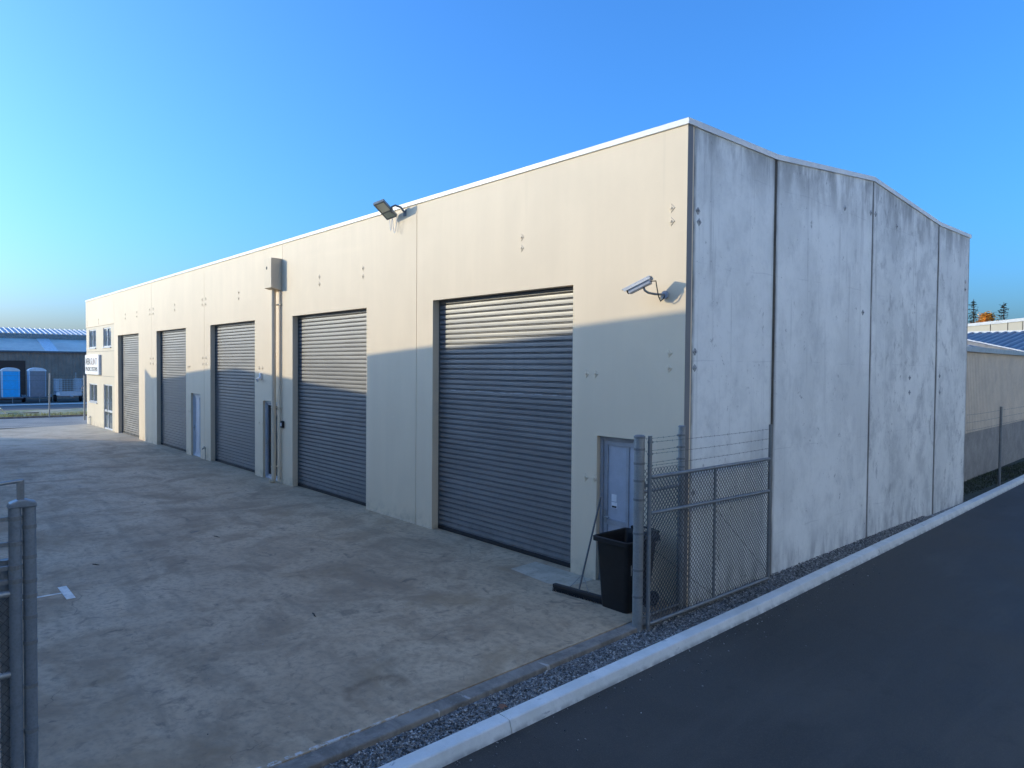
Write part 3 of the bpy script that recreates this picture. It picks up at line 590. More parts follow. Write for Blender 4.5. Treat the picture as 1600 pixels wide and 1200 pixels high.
# left gate post, leaf and fence (cut by the picture's left edge)
lx, ly = .058, -7.478
t = thing('gate_post', 'round galvanised gate post at the left edge, joined to a stile by one cap', 'post', (lx, ly, 0), 'gate posts')
MB().tube([(lx, ly, -.15), (lx, ly, 2.355)], .0385, 24).build('post', M_GALV3, t, smooth=True)
for z in (2.22, 2.02, 1.86, 1.76, 1.62, 1.45, 1.16, .86, .5): MB().tube([(lx, ly, z-.012), (lx, ly, z+.012)], .0415, 24).build('strap', M_GALV2, t, smooth=True)
t = thing('chain_link_gate', 'chain link gate leaf at the left edge with an upright bent pipe on top', 'gate', (.09, -7.55, 0), 'gate leaves')
sx_, sy_ = .07, -7.558
MB().tube([(sx_, sy_, -.05), (sx_, sy_, 2.355)], .036, 20).build('hinge_stile', M_GALV3, t, smooth=True)
MB().prism([(.02, -7.60, 2.352), (.02, -7.435, 2.352), (.02, -7.445, 2.385), (.02, -7.50, 2.405), (.02, -7.54, 2.405), (.02, -7.59, 2.385)], (.09, 0, 0)).build('cap', M_GALV3, t, bevel=.008)
MB().box(.05, .075, -7.545, -7.505, 2.39, 2.53).build('cap_bracket', M_GALV2, t); MB().tube([(.062, -7.512, 2.525), (.10, -7.70, 2.515), (.16, -10.2, 2.50)], .013, 10).build('top_pipe', M_GALV, t, smooth=True)
for z, r in ((1.795, .021), (1.265, .021), (.05, .021)): MB().tube([(sx_, sy_-.03, z), (.16, -10.6, z-.02)], r, 12).build('rail', M_GALV, t, smooth=True)
MB().tube([(.16, -10.62, -.05), (.16, -10.62, 2.36)], .03, 14).build('end_stile', M_GALV, t, smooth=True)
chain(MB(), (sx_, sy_-.02), (.16, -10.6), .05, 1.78, .06, .0018).build('wire_mesh', M_WIRE, t, fix=False)
for z in (2.285, 2.12, 1.965, 1.875):
    cl = MB().tube([(sx_, sy_, z-.014), (sx_, sy_, z+.014)], .041, 16); cl.box(sx_-.012, sx_+.012, sy_-.085, sy_-.03, z-.014, z+.014); cl.build('clamp', M_GALV2, t)
t = thing('rail_fence', 'dull steel rail fence behind the gate leaf at the left edge', 'fence', (-.03, -9, 0))
MB().tube([(-.03, -7.60, -.1), (-.03, -7.60, 2.0)], .034, 16).build('end_post', M_GALV2, t, smooth=True); MB().tube([(.04, -10.8, -.1), (.04, -10.8, 2.0)], .034, 16).build('end_post', M_GALV2, t, smooth=True)
for z in (1.68, 1.60, .80, .06): MB().tube([(-.03, -7.60, z), (.04, -10.8, z)], .018 if z != 1.60 else .028, 12).build('rail', M_GALV2, t, smooth=True)

# ------------------------------------------------------------------ wheelie bin and broom
t = thing('wheelie_bin', 'black wheelie bin with no lid standing in front of the near grey door', 'bin', (-.52, -.55, 0))
tb = NT('scuffed_black_plastic'); nb = tb.noise(5, 6, .7, .8); sb_ = tb.noise(1, 6, .75, 1.5, tb.scale(14, 14, 4))
M_BIN = tb.done(tb.mix(tb.ramp(sb_, .66, .72, 0, .45), tb.mix(tb.ramp(nb, .45, .7), (.009, .009, .010), (.022, .021, .020)), (.16, .16, .16)), tb.ramp(nb, .3, .7, .38, .6), 0, .45)
bn = MB(); T = .012
def ring(w, d, z, c, cy0): # rounded rectangle
    pts = []
    for cx_, cy_, a0_ in ((w/2-c, d/2-c, 0), (-w/2+c, d/2-c, 90), (-w/2+c, -d/2+c, 180), (w/2-c, -d/2+c, 270)):
        for k in range(5): a = math.radians(a0_+k*22.5); pts.append((-.52+cx_+c*math.cos(a), -.56+cy0+cy_+c*math.sin(a), z))
    return pts
lv = [ring(.46, .50, .0, .06, -.02), ring(.465, .51, .03, .06, -.02), ring(.56, .66, .90, .06, .0), ring(.565, .665, .905, .05, 0), ring(.63, .74, .915, .05, 0), ring(.635, .745, .975, .05, 0), ring(.60, .71, .985, .045, 0), ring(.57, .68, .975, .045, 0), ring(.54, .64, .90, .05, 0), ring(.45, .49, .04, .05, -.02)]
for r_ in lv: bn.v += r_
m = 20
for i in range(len(lv)-1):
    for k in range(m): bn.f.append((i*m+k, i*m+(k+1) % m, (i+1)*m+(k+1) % m, (i+1)*m+k))
bn.f.append(tuple(range(m))[::-1]); bn.f.append(tuple((len(lv)-1)*m+k for k in range(m)))
body = bn.build('body', M_BIN, t, smooth=True)
hd = MB().tube([(-.70, -.19, .94), (-.70, -.10, 1.0), (-.62, -.09, 1.01), (-.42, -.09, 1.01), (-.34, -.10, 1.0), (-.34, -.19, .94)], .016, 8); hd.box(-.74, -.66, -.2, -.12, .93, 1.02); hd.box(-.38, -.30, -.2, -.12, .93, 1.02); hd.build('handle', M_BIN, t)
for x in (-.76, -.28):
    w = MB().tube([(x-.025, -.27, .10), (x+.025, -.27, .10)], .10, 20).build('wheel', M_BLACK, t)
sc = MB(); sc.box(-.247, -.245, -.80, -.794, .52, .66); sc.build('scratch', M_PAINTW, body)
sc = MB().box(-.62, -.52, -.8435, -.8425, .0, .0) if False else None
t = thing('broom', 'wide yard broom leaning on the wall beside the black bin', 'broom', (-1.2, -.78, 0))
BM = Matrix.Translation((-1.18, -.80, 0)) @ Matrix.Rotation(math.radians(6), 4, 'Z')
MB().box(-.46, .46, -.035, .035, .065, .105, BM).build('head', simple('dark_broom_wood', (.03, .026, .024), .7), t, bevel=.006)
bs = MB()
for i in range(150):
    a = -.45+.9*i/149
    for b in (-.028, -.01, .01, .028):
        d1, d2 = random.uniform(-.012, .012), random.uniform(-.012, .012); p = BM @ Vector((a, b, .066)); q = BM @ Vector((a+d1, b*1.3+d2, .001)); bs.tube([p, q], [.0045, .003], 3, False)
bs.build('bristle', M_BLACK, t, fix=False)
MB().tube([(-1.19, -.79, .10), (-1.468, -.022, 1.30)], .0135, 10).build('handle', simple('grey_broom_handle', (.10, .095, .09), .55), t)
for s in (-.17, .17): MB().tube([BM @ Vector((s, .0, .105)), (-1.235, -.665, .30)], .0035, 5).build('brace', M_GALV2, t)

# ------------------------------------------------------------------ left background
sheet('street', [(-45.2, -30), (-37, -30), (-38, .33), (-38.65, .33), (-38.65, 60), (-45.2, 60)], -.05, M_ROAD2)
kl = MB(); kl.box(-45.35, -45.2, -40, 60, -.15, .05); struct(kl.build('far_kerb', M_EDGING))
def dirtbank():
    nx, ny = 26, 90; vs = []; 
    for j in range(ny+1):
        for i in range(nx+1):
            x = -53.6+8.25*i/nx; y = -14+34*j/ny; e = min(i, nx-i)/nx*2
            vs.append((x, y, -.10+.12*min(1, e*4)+.10*e*math.sin(x*1.7+y*.9)*math.sin(y*.63)+.05*random.random()*e))
    return MB().add(vs, [(j*(nx+1)+i, j*(nx+1)+i+1, (j+1)*(nx+1)+i+1, (j+1)*(nx+1)+i) for j in range(ny) for i in range(nx)])
def vergem():
    t = NT('dry_verge'); n = t.noise(.5, 6, .65, .6); f = t.noise(6, 6, .7); x, y, z = t.xyz()
    a = t.mix(t.ramp(n, .4, .6), (.58, .49, .33), (.40, .36, .14)); a = t.mix(t.ramp(x, -48.5, -46.5, 0, .7), a, (.36, .34, .10)); a = t.mix(t.ramp(f, .54, .72, 0, .5), a, (.28, .21, .13)); t.bump(f, .8, .04); return t.done(a, .95, 0, .2)
struct(dirtbank().build('verge', vergem(), smooth=True))
def grass(name, n, xr, yr, z, h, mat):
    mb = MB()
    for _ in range(n):
        x = random.uniform(*xr); y = random.uniform(*yr); a = random.random()*6.28; w = h*.14; hh = h*random.uniform(.4, 1); l = random.uniform(-.5, .5)*hh
        mb.add([(x-w*math.cos(a), y-w*math.sin(a), z), (x+w*math.cos(a), y+w*math.sin(a), z), (x+l*math.sin(a), y+l*math.cos(a), z+hh)], [(0, 1, 2)])
    return struct(mb.build(name, mat, fix=False), 'stuff')
M_GRY = simple('yellow_green_grass', (.42, .36, .12), .9, 0, .35, .8); M_GRD = simple('dark_green_grass', (.045, .06, .028), .9, 0, .3, 1)
grass('grass', 1600, (-47.6, -45.5), (-6, 8), -.02, .20, M_GRY)
sheet('far_road', [(-61, -60), (-53.4, -60), (-53.4, 60), (-61, 60)], -.09, asphalt('weathered_asphalt', (.13, .118, .10)))
sheet('far_footpath', [(-63, -60), (-61, -60), (-61, 60), (-63, 60)], -.07, simple('pale_footpath', (.66, .62, .53), .85, 0, .1, 1.5))
sheet('far_yard', [(-76, -60), (-63, -60), (-63, 60), (-76, 60)], -.11, asphalt('far_yard_asphalt', (.12, .108, .092)))
t = thing('dark_warehouse', 'dark brown ribbed steel warehouse with a stepped roof behind the portable toilets', 'warehouse', (-72, 5, 0))
M_BRN = simple('dark_brown_steel', (.34, .24, .175), .6, 0, .12, 1); M_BLUR = simple('pale_grey_roof_steel', (.78, .68, .56), .8, 0, .08, .4); M_LITR = simple('pale_zinc_roof', (.50, .49, .50), .45, .2, .06, .6)
wl = MB(); y = -22.; pts = []
while y < 40:
    pts += [(-72, y), (-72, y+.16), (-71.965, y+.19), (-71.965, y+.25)]; y += .28
for (x0, y0), (x1, y1) in zip(pts, pts[1:]): wl.add([(x0, y0, -.2), (x1, y1, -.2), (x1, y1, 4.2), (x0, y0, 4.2)], [(0, 1, 2, 3)])
wl.build('wall', M_BRN, t, fix=False); MB().box(-90, -72.05, -22, 40, -.2, 4.18).build('wall_lining', M_BRN, t)
MB().box(-71.98, -71.78, -22, 40, 4.2, 4.36).build('gutter', simple('dark_gutter', (.13, .13, .135), .5), t)
MB().prism([(-71.99, -22, 4.30), (-77.6, -22, 5.62), (-77.6, -22, 5.55), (-71.99, -22, 4.2)], (0, 62, 0)).build('lower_roof', M_BLUR, t)
MB().prism([(-72.02, 2.95, 4.33), (-77.55, 2.95, 5.66), (-77.55, 2.95, 5.62), (-72.02, 2.95, 4.30)], (0, 1.05, 0)).build('skylight', simple('translucent_sheet', (.74, .73, .70), .4), t)
MB().box(-77.9, -77.62, -22, 40, 5.3, 6.12).build('fascia', simple('dark_fascia', (.28, .26, .24), .5), t)
ur = MB(); y = -22.
while y < 40:
    for a, b, c, d in ((0, .26, 0, 0), (.26, .30, 0, .09), (.30, .40, .09, .09), (.40, .44, .09, 0)):
        ur.add([(-77.7, y+a, 6.12+c), (-77.7, y+b, 6.12+d), (-82, y+b, 6.80+d), (-82, y+a, 6.80+c)], [(0, 1, 2, 3)])
    y += .44
ur.build('upper_roof', M_LITR, t, fix=False)
MB().box(-90, -77.92, -22, 40, 4.2, 6.05).build('upper_wall', M_BRN, t)
MB().box(-71.96, -71.93, -8, 1.35, -.1, 3.45).build('doorway', simple('rust_dark_door', (.09, .05, .035), .8), t)
# portable toilets on trailers
def trailer(cx_, cyc, lab):
    t = thing('trailer', lab, 'trailer', (cx_, cyc, -.1), 'trailers under the portable toilets'); z = .36
    MB().box(cx_-.8, cx_+.8, cyc-.85, cyc+.85, z-.10, z).build('deck', M_GALV2, t, bevel=.01)
    for s in (-1, 1):
        MB().tube([(cx_-.05, cyc+s*.98-.08, .17), (cx_-.05, cyc+s*.98+.08, .17)], .28, 18).build('wheel', M_BLACK, t)
        MB().prism([(cx_-.42, cyc+s*.98-.1, .30), (cx_-.3, cyc+s*.98-.1, .52), (cx_+.2, cyc+s*.98-.1, .52), (cx_+.32, cyc+s*.98-.1, .30), (cx_+.28, cyc+s*.98-.1, .30), (cx_+.18, cyc+s*.98-.1, .48), (cx_-.28, cyc+s*.98-.1, .48), (cx_-.38, cyc+s*.98-.1, .30)], (0, .2, 0)).build('mudguard', M_GALV, t)
    MB().tube([(cx_+.8, cyc-.5, z-.06), (cx_+1.7, cyc, z-.06)], .03, 6).build('drawbar', M_GALV2, t); MB().tube([(cx_+.8, cyc+.5, z-.06), (cx_+1.7, cyc, z-.06)], .03, 6).build('drawbar', M_GALV2, t)
    MB().tube([(cx_+1.55, cyc, .45), (cx_+1.55, cyc, -.1)], .025, 8).build('jockey_stand', M_GALV, t)
def toilet(cx_, cyc, lab, front, side):
    t = thing('portable_toilet', lab, 'toilet', (cx_, cyc, .36), 'portable toilets by the dark warehouse'); z0 = .37; h = 2.18; w = .60
    MB().box(cx_-w, cx_+w, cyc-w, cyc-w+.05, z0, z0+h).build('side_wall', side, t); MB().box(cx_-w, cx_+w, cyc+w-.05, cyc+w, z0, z0+h).build('side_wall', side, t); MB().box(cx_-w, cx_-w+.04, cyc-w+.05, cyc+w-.05, z0, z0+h).build('rear_wall', side, t)
    MB().box(cx_+w-.06, cx_+w-.01, cyc-w+.051, cyc+w-.051, z0, z0+h).build('front_wall', front, t)
    dr = MB(); dr.box(cx_+w-.009, cx_+w+.015, cyc-.42, cyc+.42, z0+.08, z0+h-.12)
    for k in range(4):
        zc = z0+.35+k*.5; dr.prism([(cx_+w+.016, cyc-.35, zc), (cx_+w+.016, cyc, zc-.07), (cx_+w+.016, cyc+.35, zc), (cx_+w+.016, cyc+.35, zc+.035), (cx_+w+.016, cyc, zc-.03), (cx_+w+.016, cyc-.35, zc+.035)], (.025, 0, 0))
    dr.build('door', front, t)
    rf = MB(); n_ = 10; pr = [(cx_-w-.05, cyc+(w+.05)*math.cos(math.pi*k/n_), z0+h+.30*math.sin(math.pi*k/n_)) for k in range(n_+1)]; rf.prism(pr, (2*w+.1, 0, 0)); rf.build('roof', M_WHITE, t)
    for s in (-1, 1): MB().box(cx_+w-.02, cx_+w+.03, cyc+s*w-.025, cyc+s*w+.025, z0, z0+h).build('corner_post', M_WHITE if s < 0 else front, t)
M_BLU = simple('bright_blue_plastic', (.0, .50, .90), .45, 0, .05); M_GRP = simple('grey_plastic', (.26, .26, .275), .5, 0, .06); M_LBL = simple('pale_blue_plastic', (.42, .68, .85), .5, 0, .05)
toilet(-66.9, -.36, 'bright blue portable toilet with a white arched roof on a trailer', M_BLU, M_LBL); trailer(-66.9, -.36, 'flat trailer under the bright blue portable toilet')
toilet(-66.9, 1.52, 'grey portable toilet with pale blue sides and a white arched roof', M_GRP, M_LBL); trailer(-66.9, 1.52, 'flat trailer under the grey portable toilet')
# cage trailer
cx_, c0, c1 = -66.5, 2.72, 4.80
t = thing('cage_trailer', 'galvanised cage trailer parked right of the portable toilets', 'trailer', (cx_, 3.76, -.1))
M_CAGE = galv('bright_galvanised_cage', (.55, .57, .58), .5, .3)
MB().box(cx_-1.3, cx_+1.0, c0+.2, c1-.2, .42, .50).build('floor', M_CAGE, t); td = MB(); td.box(cx_+1.0, cx_+1.03, c0+.2, c1-.2, .42, .80); td.box(cx_-1.3, cx_+1.0, c0+.17, c0+.2, .42, .80); td.box(cx_-1.3, cx_+1.0, c1-.2, c1-.17, .42, .80); td.build('tub_side', M_CAGE, t)
def grid(mb, P, Q, z0, z1, nu, nv, r=.016):
    P, Q = Vector(P), Vector(Q)
    for i in range(nu+1): a = P.lerp(Q, i/nu); mb.tube([(a.x, a.y, z0), (a.x, a.y, z1)], r*(1.5 if i in (0, nu) else 1), 5)
    for j in range(nv+1): z = z0+(z1-z0)*j/nv; mb.tube([(P.x, P.y, z), (Q.x, Q.y, z)], r*(1.5 if j in (0, nv) else 1), 5)
    return mb
grid(MB(), (cx_+1.01, c0+.2, 0), (cx_+1.01, c1-.2, 0), .81, 1.86, 8, 6, .009).build('cage_side', M_CAGE, t); grid(MB(), (cx_-1.3, c1-.2, 0), (cx_+1.0, c1-.2, 0), .81, 1.86, 9, 6).build('cage_side', M_CAGE, t); grid(MB(), (cx_-1.3, c0+.2, 0), (cx_+1.0, c0+.2, 0), .81, 1.86, 9, 6).build('cage_side', M_CAGE, t); grid(MB(), (cx_+1.06, c1-.75, 0), (cx_+1.06, c1-.05, 0), .85, 1.9, 6, 7, .02).build('cage_gate', M_CAGE, t); grid(MB(), (cx_+1.06, c0, 0), (cx_+1.06, c0+.42, 0), .85, 1.88, 4, 7, .02).build('cage_gate', M_CAGE, t)
for y in (c0+.08, c1-.08):
    MB().tube([(cx_, y-.09, .2), (cx_, y+.09, .2)], .31, 18).build('wheel', M_BLACK, t); MB().box(cx_-.45, cx_+.45, y-.11, y+.11, .52, .56).build('mudguard', M_CAGE, t)
MB().tube([(cx_+1.0, 3.76, .4), (cx_+2.2, 3.76, .4)], .04, 8).build('drawbar', M_CAGE, t); MB().box(cx_+1.1, cx_+1.4, c0-.02, c0+.22, .5, .75).build('tail_lamp', M_WHITE, t); MB().tube([(cx_+1.0, 4.2, .8), (cx_+1.0, 4.2, 2.45)], .02, 6).build('mast', M_CAGE, t)
# street fence
t = thing('wire_fence', 'thin leaning fence posts with strands of wire along the grass verge', 'fence', (-45.1, 0, 0))
for x, y, h, lx_ in ((-45.06, -.77, 2.65, .12), (-44.9, -6.2, 2.6, 0), (-44.95, 4.4, 2.6, 0)): MB().tube([(x, y, -.15), (x+.02, y+lx_*.15, h*.55), (x, y+lx_*.4, h)], .042, 10).build('post', M_GALV, t, smooth=True)
for z in (2.5, 2.2, 1.7, 1.2, .7): MB().tube([(-44.9, -6.2, z), (-45.06, -.75, z), (-44.95, 4.4, z)], .006, 4).build('wire', M_WIRE, t, fix=False)
t = thing('corner_pole', 'slim galvanised pole with a short bracket at the far corner of the warehouse', 'pole', (-41.64, .47, 0))
MB().tube([(-41.64, .47, -.1), (-41.64, .47, 2.55)], .05, 10).build('pole', M_GALV, t, smooth=True); MB().tube([(-41.64, .47, 2.0), (-41.55, .34, 1.85), (-41.55, .32, 1.7)], .03, 8).build('bracket', M_GALV2, t)
t = thing('folding_sign', 'pale yellow folding sign board standing on the verge at the left edge', 'sign', (-48.6, -2.85, 0))
for s in (-1, 1): MB().prism([(-48.9, -2.85+s*.02, .42), (-48.9, -2.85+s*.40, -.02), (-48.9, -2.85+s*.36, -.02), (-48.9, -2.85, .40)], (.6, 0, 0)).build('board', simple('pale_yellow_board', (.72, .68, .48), .6), t)
q = MB().tube([(-48.2, -2.5, .05), (-48.0, -.9, .06)], .06, 8).build('timber_pole', simple('dark_timber', (.06, .045, .035), .9), loc=(0, 0, 0)); tag(q, 'dark timber pole lying on the verge beside the folding sign', 'pole')

# ------------------------------------------------------------------ right background
sheet('rear_ground', [(-.02, 12.4), (float(kx(12.4))+.01, 12.4), (float(kx(30))+.01, 30), (-1.2, 30), (-30, 30), (-30, 12.4)], -.055, simple('dark_damp_ground', (.055, .062, .045), .95, 0, .3, 3, .3, .6))
grass('rear_grass', 5000, (-1.1, -.25), (12.6, 24), -.06, .07, M_GRD)
t = thing('steel_shed', 'beige ribbed steel shed on a grey concrete plinth behind the warehouse', 'shed', (-1.1, 18, 0))
M_SHED = simple('beige_ribbed_steel', (.76, .65, .51), .55, 0, .06, .9); M_PLN = simple('grey_plinth_concrete', (.30, .28, .25), .85, 0, .14, 1.6)
sx0 = lambda y: -1.05-.0445*(y-16.2)
wl = MB(); y = 13.9; pts = []
while y < 36: pts += [(.0, y), (.0, y+.09), (.06, y+.11), (.06, y+.16)]; y += .185
for (x0, y0), (x1, y1) in zip(pts, pts[1:]): wl.add([(sx0(y0)+x0, y0, 1.40), (sx0(y1)+x1, y1, 1.40), (sx0(y1)+x1, y1, 3.86), (sx0(y0)+x0, y0, 3.86)], [(0, 1, 2, 3)])
wl.build('wall', M_SHED, t, fix=False)
MB().prism([(sx0(13.9)+.03, 13.9, -.2), (sx0(36)+.03, 36, -.2), (sx0(36)+.03, 36, 1.41), (sx0(13.9)+.03, 13.9, 1.41)], (-.2, 0, 0)).build('plinth', M_PLN, t)
MB().prism([(sx0(13.9)-.1, 13.9, 1.42), (sx0(36)-.1, 36, 1.42), (-14, 36, 1.42), (-14, 13.9, 1.42)], (0, 0, 2.40)).build('wall_lining', M_SHED, t)
MB().prism([(sx0(13.7)+.14, 13.7, 3.84), (sx0(36)+.14, 36, 3.84), (sx0(36)+.14, 36, 3.99), (sx0(13.7)+.14, 13.7, 3.99)], (-.16, 0, 0)).build('gutter', simple('blue_grey_gutter', (.36, .41, .43), .45), t)
M_BLRF = simple('blue_steel_roof', (.17, .23, .31), .45, .2, .1, .5)
MB().prism([(sx0(13.7)-.02, 13.7, 3.90), (sx0(13.7)-12, 13.7, 5.6), (sx0(24)-12, 24, 5.6), (sx0(24)-.02, 24, 3.90)], (0, 0, .05)).build('roof', M_BLRF, t)
t = thing('gabled_shed', 'shed with a grey gable edge between two white flashings and a blue ribbed roof', 'shed', (-4, 30, 0))
MB().prism([(-1.38, 24.02, 3.97), (-7.5, 24.02, 5.54), (-7.5, 24.02, 5.20), (-1.38, 24.02, 3.90), ], (0, .12, 0)).build('gable_fascia', simple('grey_fascia', (.24, .235, .225), .6), t)
fl = MB(); fl.prism([(-1.33, 23.96, 3.98), (-7.5, 23.96, 5.56), (-7.5, 23.96, 5.61), (-1.33, 23.96, 4.02)], (0, .16, 0)); fl.build('verge_flashing', M_CAP, t)
fl = MB(); fl.prism([(-2.2, 23.96, 3.99), (-7.5, 23.96, 5.18), (-7.5, 23.96, 5.22), (-2.2, 23.96, 4.02)], (0, .05, 0)); fl.build('verge_flashing', M_CAP, t)
rr = MB(); x = -16.
while x < -2.2:
    for a, b, c, d in ((0, .24, 0, 0), (.24, .28, 0, .10), (.28, .36, .10, .10), (.36, .40, .10, 0)):
        rr.add([(x+a, 26, 3.6+c), (x+b, 26, 3.6+d), (x+b, 38, 5.34+d), (x+a, 38, 5.34+c)], [(0, 1, 2, 3)])
    x += .40
rr.build('roof', simple('blue_ribbed_roof', (.17, .20, .24), .5, .1, .06, .6), t, fix=False); MB().box(-16, -1.8, 38, 38.2, 5.2, 5.48).build('ridge_cap', M_CAP, t)
MB().prism([(-15.9, 37.9, 5.2), (-15.9, 26.1, 3.5), (-15.9, 26.1, 0), (-15.9, 37.9, 0)], (14.0, 0, 0)).build('wall', M_SHED, t)
t = thing('sunlit_slab_wall', 'sunlit cream slab-walled building with a white sloping parapet behind the sheds', 'building', (-10, 60, 0))
xs = [-26, -22.5, -19, -15.6, -13.9, -11.55, -10.35, -9.35, -7, -3.5]; zt = lambda x: 7.05+.078*(x+13.24)
M_SLB = painted_concrete('sunlit_cream_slab', (.62, .54, .40))
for a, b in zip(xs, xs[1:]): MB().prism([(a+.03, 60, 0), (b-.03, 60, 0), (b-.03, 60, zt(b)), (a+.03, 60, zt(a))], (0, .2, 0)).build('slab_panel', M_SLB, t)
MB().prism([(-26, 60.05, 0), (-3.6, 60.05, 0), (-3.6, 60.05, zt(-3.6)-.1), (-26, 60.05, zt(-26)-.1)], (0, 12, 0)).build('body', M_SEAL, t)
MB().prism([(-26.1, 59.94, zt(-26)-.12), (-3.4, 59.94, zt(-3.5)-.12), (-3.4, 59.94, zt(-3.5)+.13), (-26.1, 59.94, zt(-26)+.13)], (0, .3, 0)).build('parapet_cap', M_CAP, t)
t = thing('wire_fence', 'dark steel fence post with barbed strands in front of the beige shed', 'fence', (-.1, 15.6, 0))
MB().tube([(-.08, 15.7, -.1), (-.08, 15.7, 2.25)], .035, 12).build('post', M_GALV2, t, smooth=True); MB().tube([(-.62, 27, -.1), (-.62, 27, 2.25)], .035, 12).build('post', M_GALV2, t, smooth=True)
for z in (2.15, 1.95, 1.75):
    for a, b in (((-.0, 12.25, z), (-.08, 15.7, z)), ((-.08, 15.7, z), (-.62, 27, z))): barb(MB(), a, b).build('barbed_wire', M_WIRE, t, fix=False)
# trees behind
def leafmat(name, c):
    t = NT(name); n = t.noise(.9, 4, .6); o = t.noise(7, 3); a = t.mix(t.ramp(n, .35, .65), tuple(v*.55 for v in c), tuple(v*1.35 for v in c)); a = t.mix(t.ramp(o, .5, .7, 0, .4), a, tuple(v*.7 for v in c)); return t.done(a, .8, 0, .2)
M_CON = leafmat('conifer_green', (.045, .065, .042)); M_AUT = leafmat('autumn_orange', (.80, .38, .07)); M_OLV = leafmat('olive_green', (.10, .11, .035)); M_TRK = simple('tree_bark', (.07, .055, .042), .9)
def leaf(mb, p, s):
    a, b = random.random()*6.28, random.uniform(-.9, .9); u = Vector((math.cos(a), math.sin(a), .3*b)).normalized(); v = u.cross(Vector((random.uniform(-1, 1), random.uniform(-1, 1), 1)).normalized())
    mb.add([p-u*s, p+v*s*.6, p+u*s, p-v*s*.6], [(0, 1, 2, 3)])
def conifer(x, y, h, r, lab, bare=.1):
    t = thing('conifer', lab, 'tree', (x, y, 0), 'conifers on the skyline'); tk = MB().tube([(x, y, -.2), (x+.1, y, h*.5), (x, y, h)], [.3, .16, .03], 8); cr = MB(); z = h*bare
    while z < h*.99:
        f = (1-(z/h))**.8*r*random.uniform(.6, 1.15)+.12; nb = random.randint(4, 6); a0_ = random.random()*6.28
        for k in range(nb):
            a = a0_+k*6.28/nb+random.uniform(-.3, .3); L_ = f*random.uniform(.6, 1.1); e = Vector((x+math.cos(a)*L_, y+math.sin(a)*L_, z+L_*random.uniform(-.15, .2))); tk.tube([(x, y, z), e], [.05, .012], 4, False)
            for q in range(int(3+L_*6)):
                w = random.uniform(.25, 1.05); leaf(cr, Vector((x, y, z)).lerp(e, w)+Vector((random.gauss(0, .13), random.gauss(0, .13), random.gauss(-.04, .1))), random.uniform(.10, .22))
        z += h*.028
    tk.build('trunk', M_TRK, t, fix=False); cr.build('crown', M_CON, t, fix=False)
conifer(-26.3, 110, 13.6, 2.7, 'thin dark conifer nearest the warehouse corner on the skyline'); conifer(-22.6, 110, 12.9, 3.4, 'broad dark conifer right of the orange trees on the skyline')
def broad(x, y, h, r, mat, lab, n=9, name='autumn_tree', grp=None):
    t = thing(name, lab, 'tree', (x, y, 0), grp); tk = MB().tube([(x, y, -.2), (x+.2, y, h*.4), (x, y, h*.7)], [.28, .2, .08], 8); cr = MB()
    for k in range(n):
        a = random.random()*6.28; rr_ = r*random.uniform(.2, .85); c = Vector((x+math.cos(a)*rr_, y+math.sin(a)*rr_, h*random.uniform(.55, .9))); tk.tube([(x, y, h*.42), c], [.09, .03], 5, False); R_ = r*random.uniform(.3, .5)
        for q in range(150): leaf(cr, c+Vector((random.gauss(0, 1), random.gauss(0, 1), random.gauss(0, .75)))*R_*.55, random.uniform(.10, .24))
    tk.build('trunk', M_TRK, t, fix=False); cr.build('crown', mat, t, fix=False)
broad(-23.7, 106, 12.3, 1.3, M_AUT, 'larger orange autumn tree beside the broad conifer', 14, 'autumn_tree', 'orange autumn trees'); broad(-25.1, 107, 11.9, 1.0, M_AUT, 'smaller orange autumn tree beside the thin conifer', 12, 'autumn_tree', 'orange autumn trees'); broad(-26.4, 104, 11.2, 1.2, M_OLV, 'olive green bushy tree at the foot of the thin conifer', 12, 'bushy_tree')

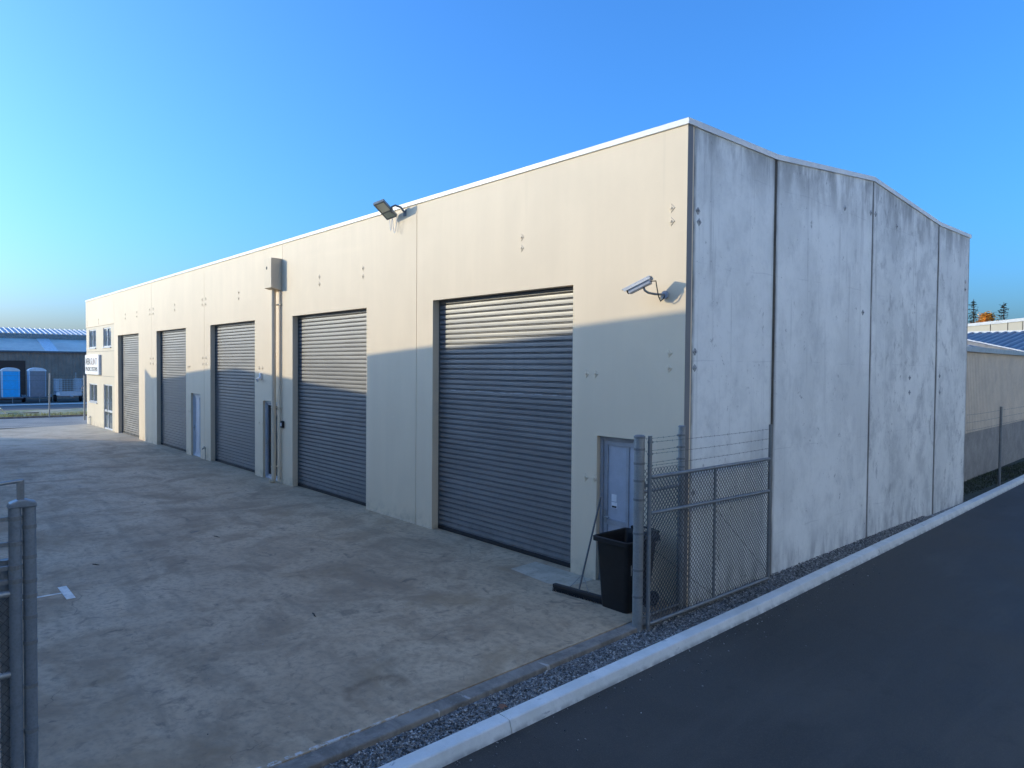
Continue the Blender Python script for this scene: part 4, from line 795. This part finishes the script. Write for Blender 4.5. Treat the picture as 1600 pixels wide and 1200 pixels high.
# ------------------------------------------------------------------ the pair of warehouses across the yard, whose shadow lies on the facade
YC = 13.0; K = math.tan(EL)/AZ[1]; KX = AZ[0]/AZ[1]
def caster(prof, lab, mat, dep=24):
    pts = [(x-KX*YC, -YC, z+K*YC) for x, z in prof]; x0, x1 = pts[0][0], pts[-1][0]
    t = thing('opposite_warehouse', lab, 'warehouse', ((x0+x1)/2, -YC, 0), 'warehouses across the yard')
    MB().prism([(x0, -YC, -.2)]+pts+[(x1, -YC, -.2)], (0, -.25, 0)).build('gable_wall', mat, t)
    hgt = min(p[2] for p in pts)-.35; MB().box(x0, x0+.2, -YC-dep, -YC-.26, -.2, hgt).build('side_wall', mat, t); MB().box(x1-.2, x1, -YC-dep, -YC-.26, -.2, hgt).build('side_wall', mat, t)
    pk = max(p[2] for p in pts)-.3; mx = (x0+x1)/2
    MB().prism([(x0+.01, -YC-.26, hgt), (mx, -YC-.26, pk), (x1-.01, -YC-.26, hgt), (mx, -YC-.26, hgt-.1)], (0, -dep, 0)).build('roof', M_ROOF, t)
    for u in (.25, .7):
        a = x0+(x1-x0)*u; MB().box(a-2, a+2, -YC, -YC+.05, 0, 4.6).build('roller_door', M_DOOR, t)
caster([(-26.90, 3.06), (-25.95, 2.70), (-17.25, 3.22), (-8.58, 2.66)], 'lower gabled concrete warehouse across the yard with a raised corner', M_FAC)
caster([(-8.54, 3.53), (-.04, 4.075), (1.2, 4.12), (11, 3.45), (19, 3.0)], 'taller gabled concrete warehouse across the yard beside the lower one', M_FAC)

t = thing('bounce_warehouse', 'unseen long pale warehouse added across the asphalt road to bounce sunlight onto the end wall', 'warehouse', (20, 6, 0))  # out-of-view building added to reflect sunlight onto the bare end wall
y = -16.; M_PPC = painted_concrete('pale_painted_concrete', (.82, .80, .72))
while y < 40: MB().panel(y+.01, y+6.99, -.2, 11.6, [(y+1.2, y+5.2, -.3, 4.6)] if int(y/7) % 2 == 0 else [], 11.6, 11.75, 'x').build('wall_panel', M_PPC, t); y += 7
MB().box(11.76, 34, -15.9, 39.9, -.2, 11.5).build('body', M_DOOR, t)
MB().box(11.57, 11.8, -16.02, 40.02, 11.6, 11.7).build('capping', M_CAP, t)
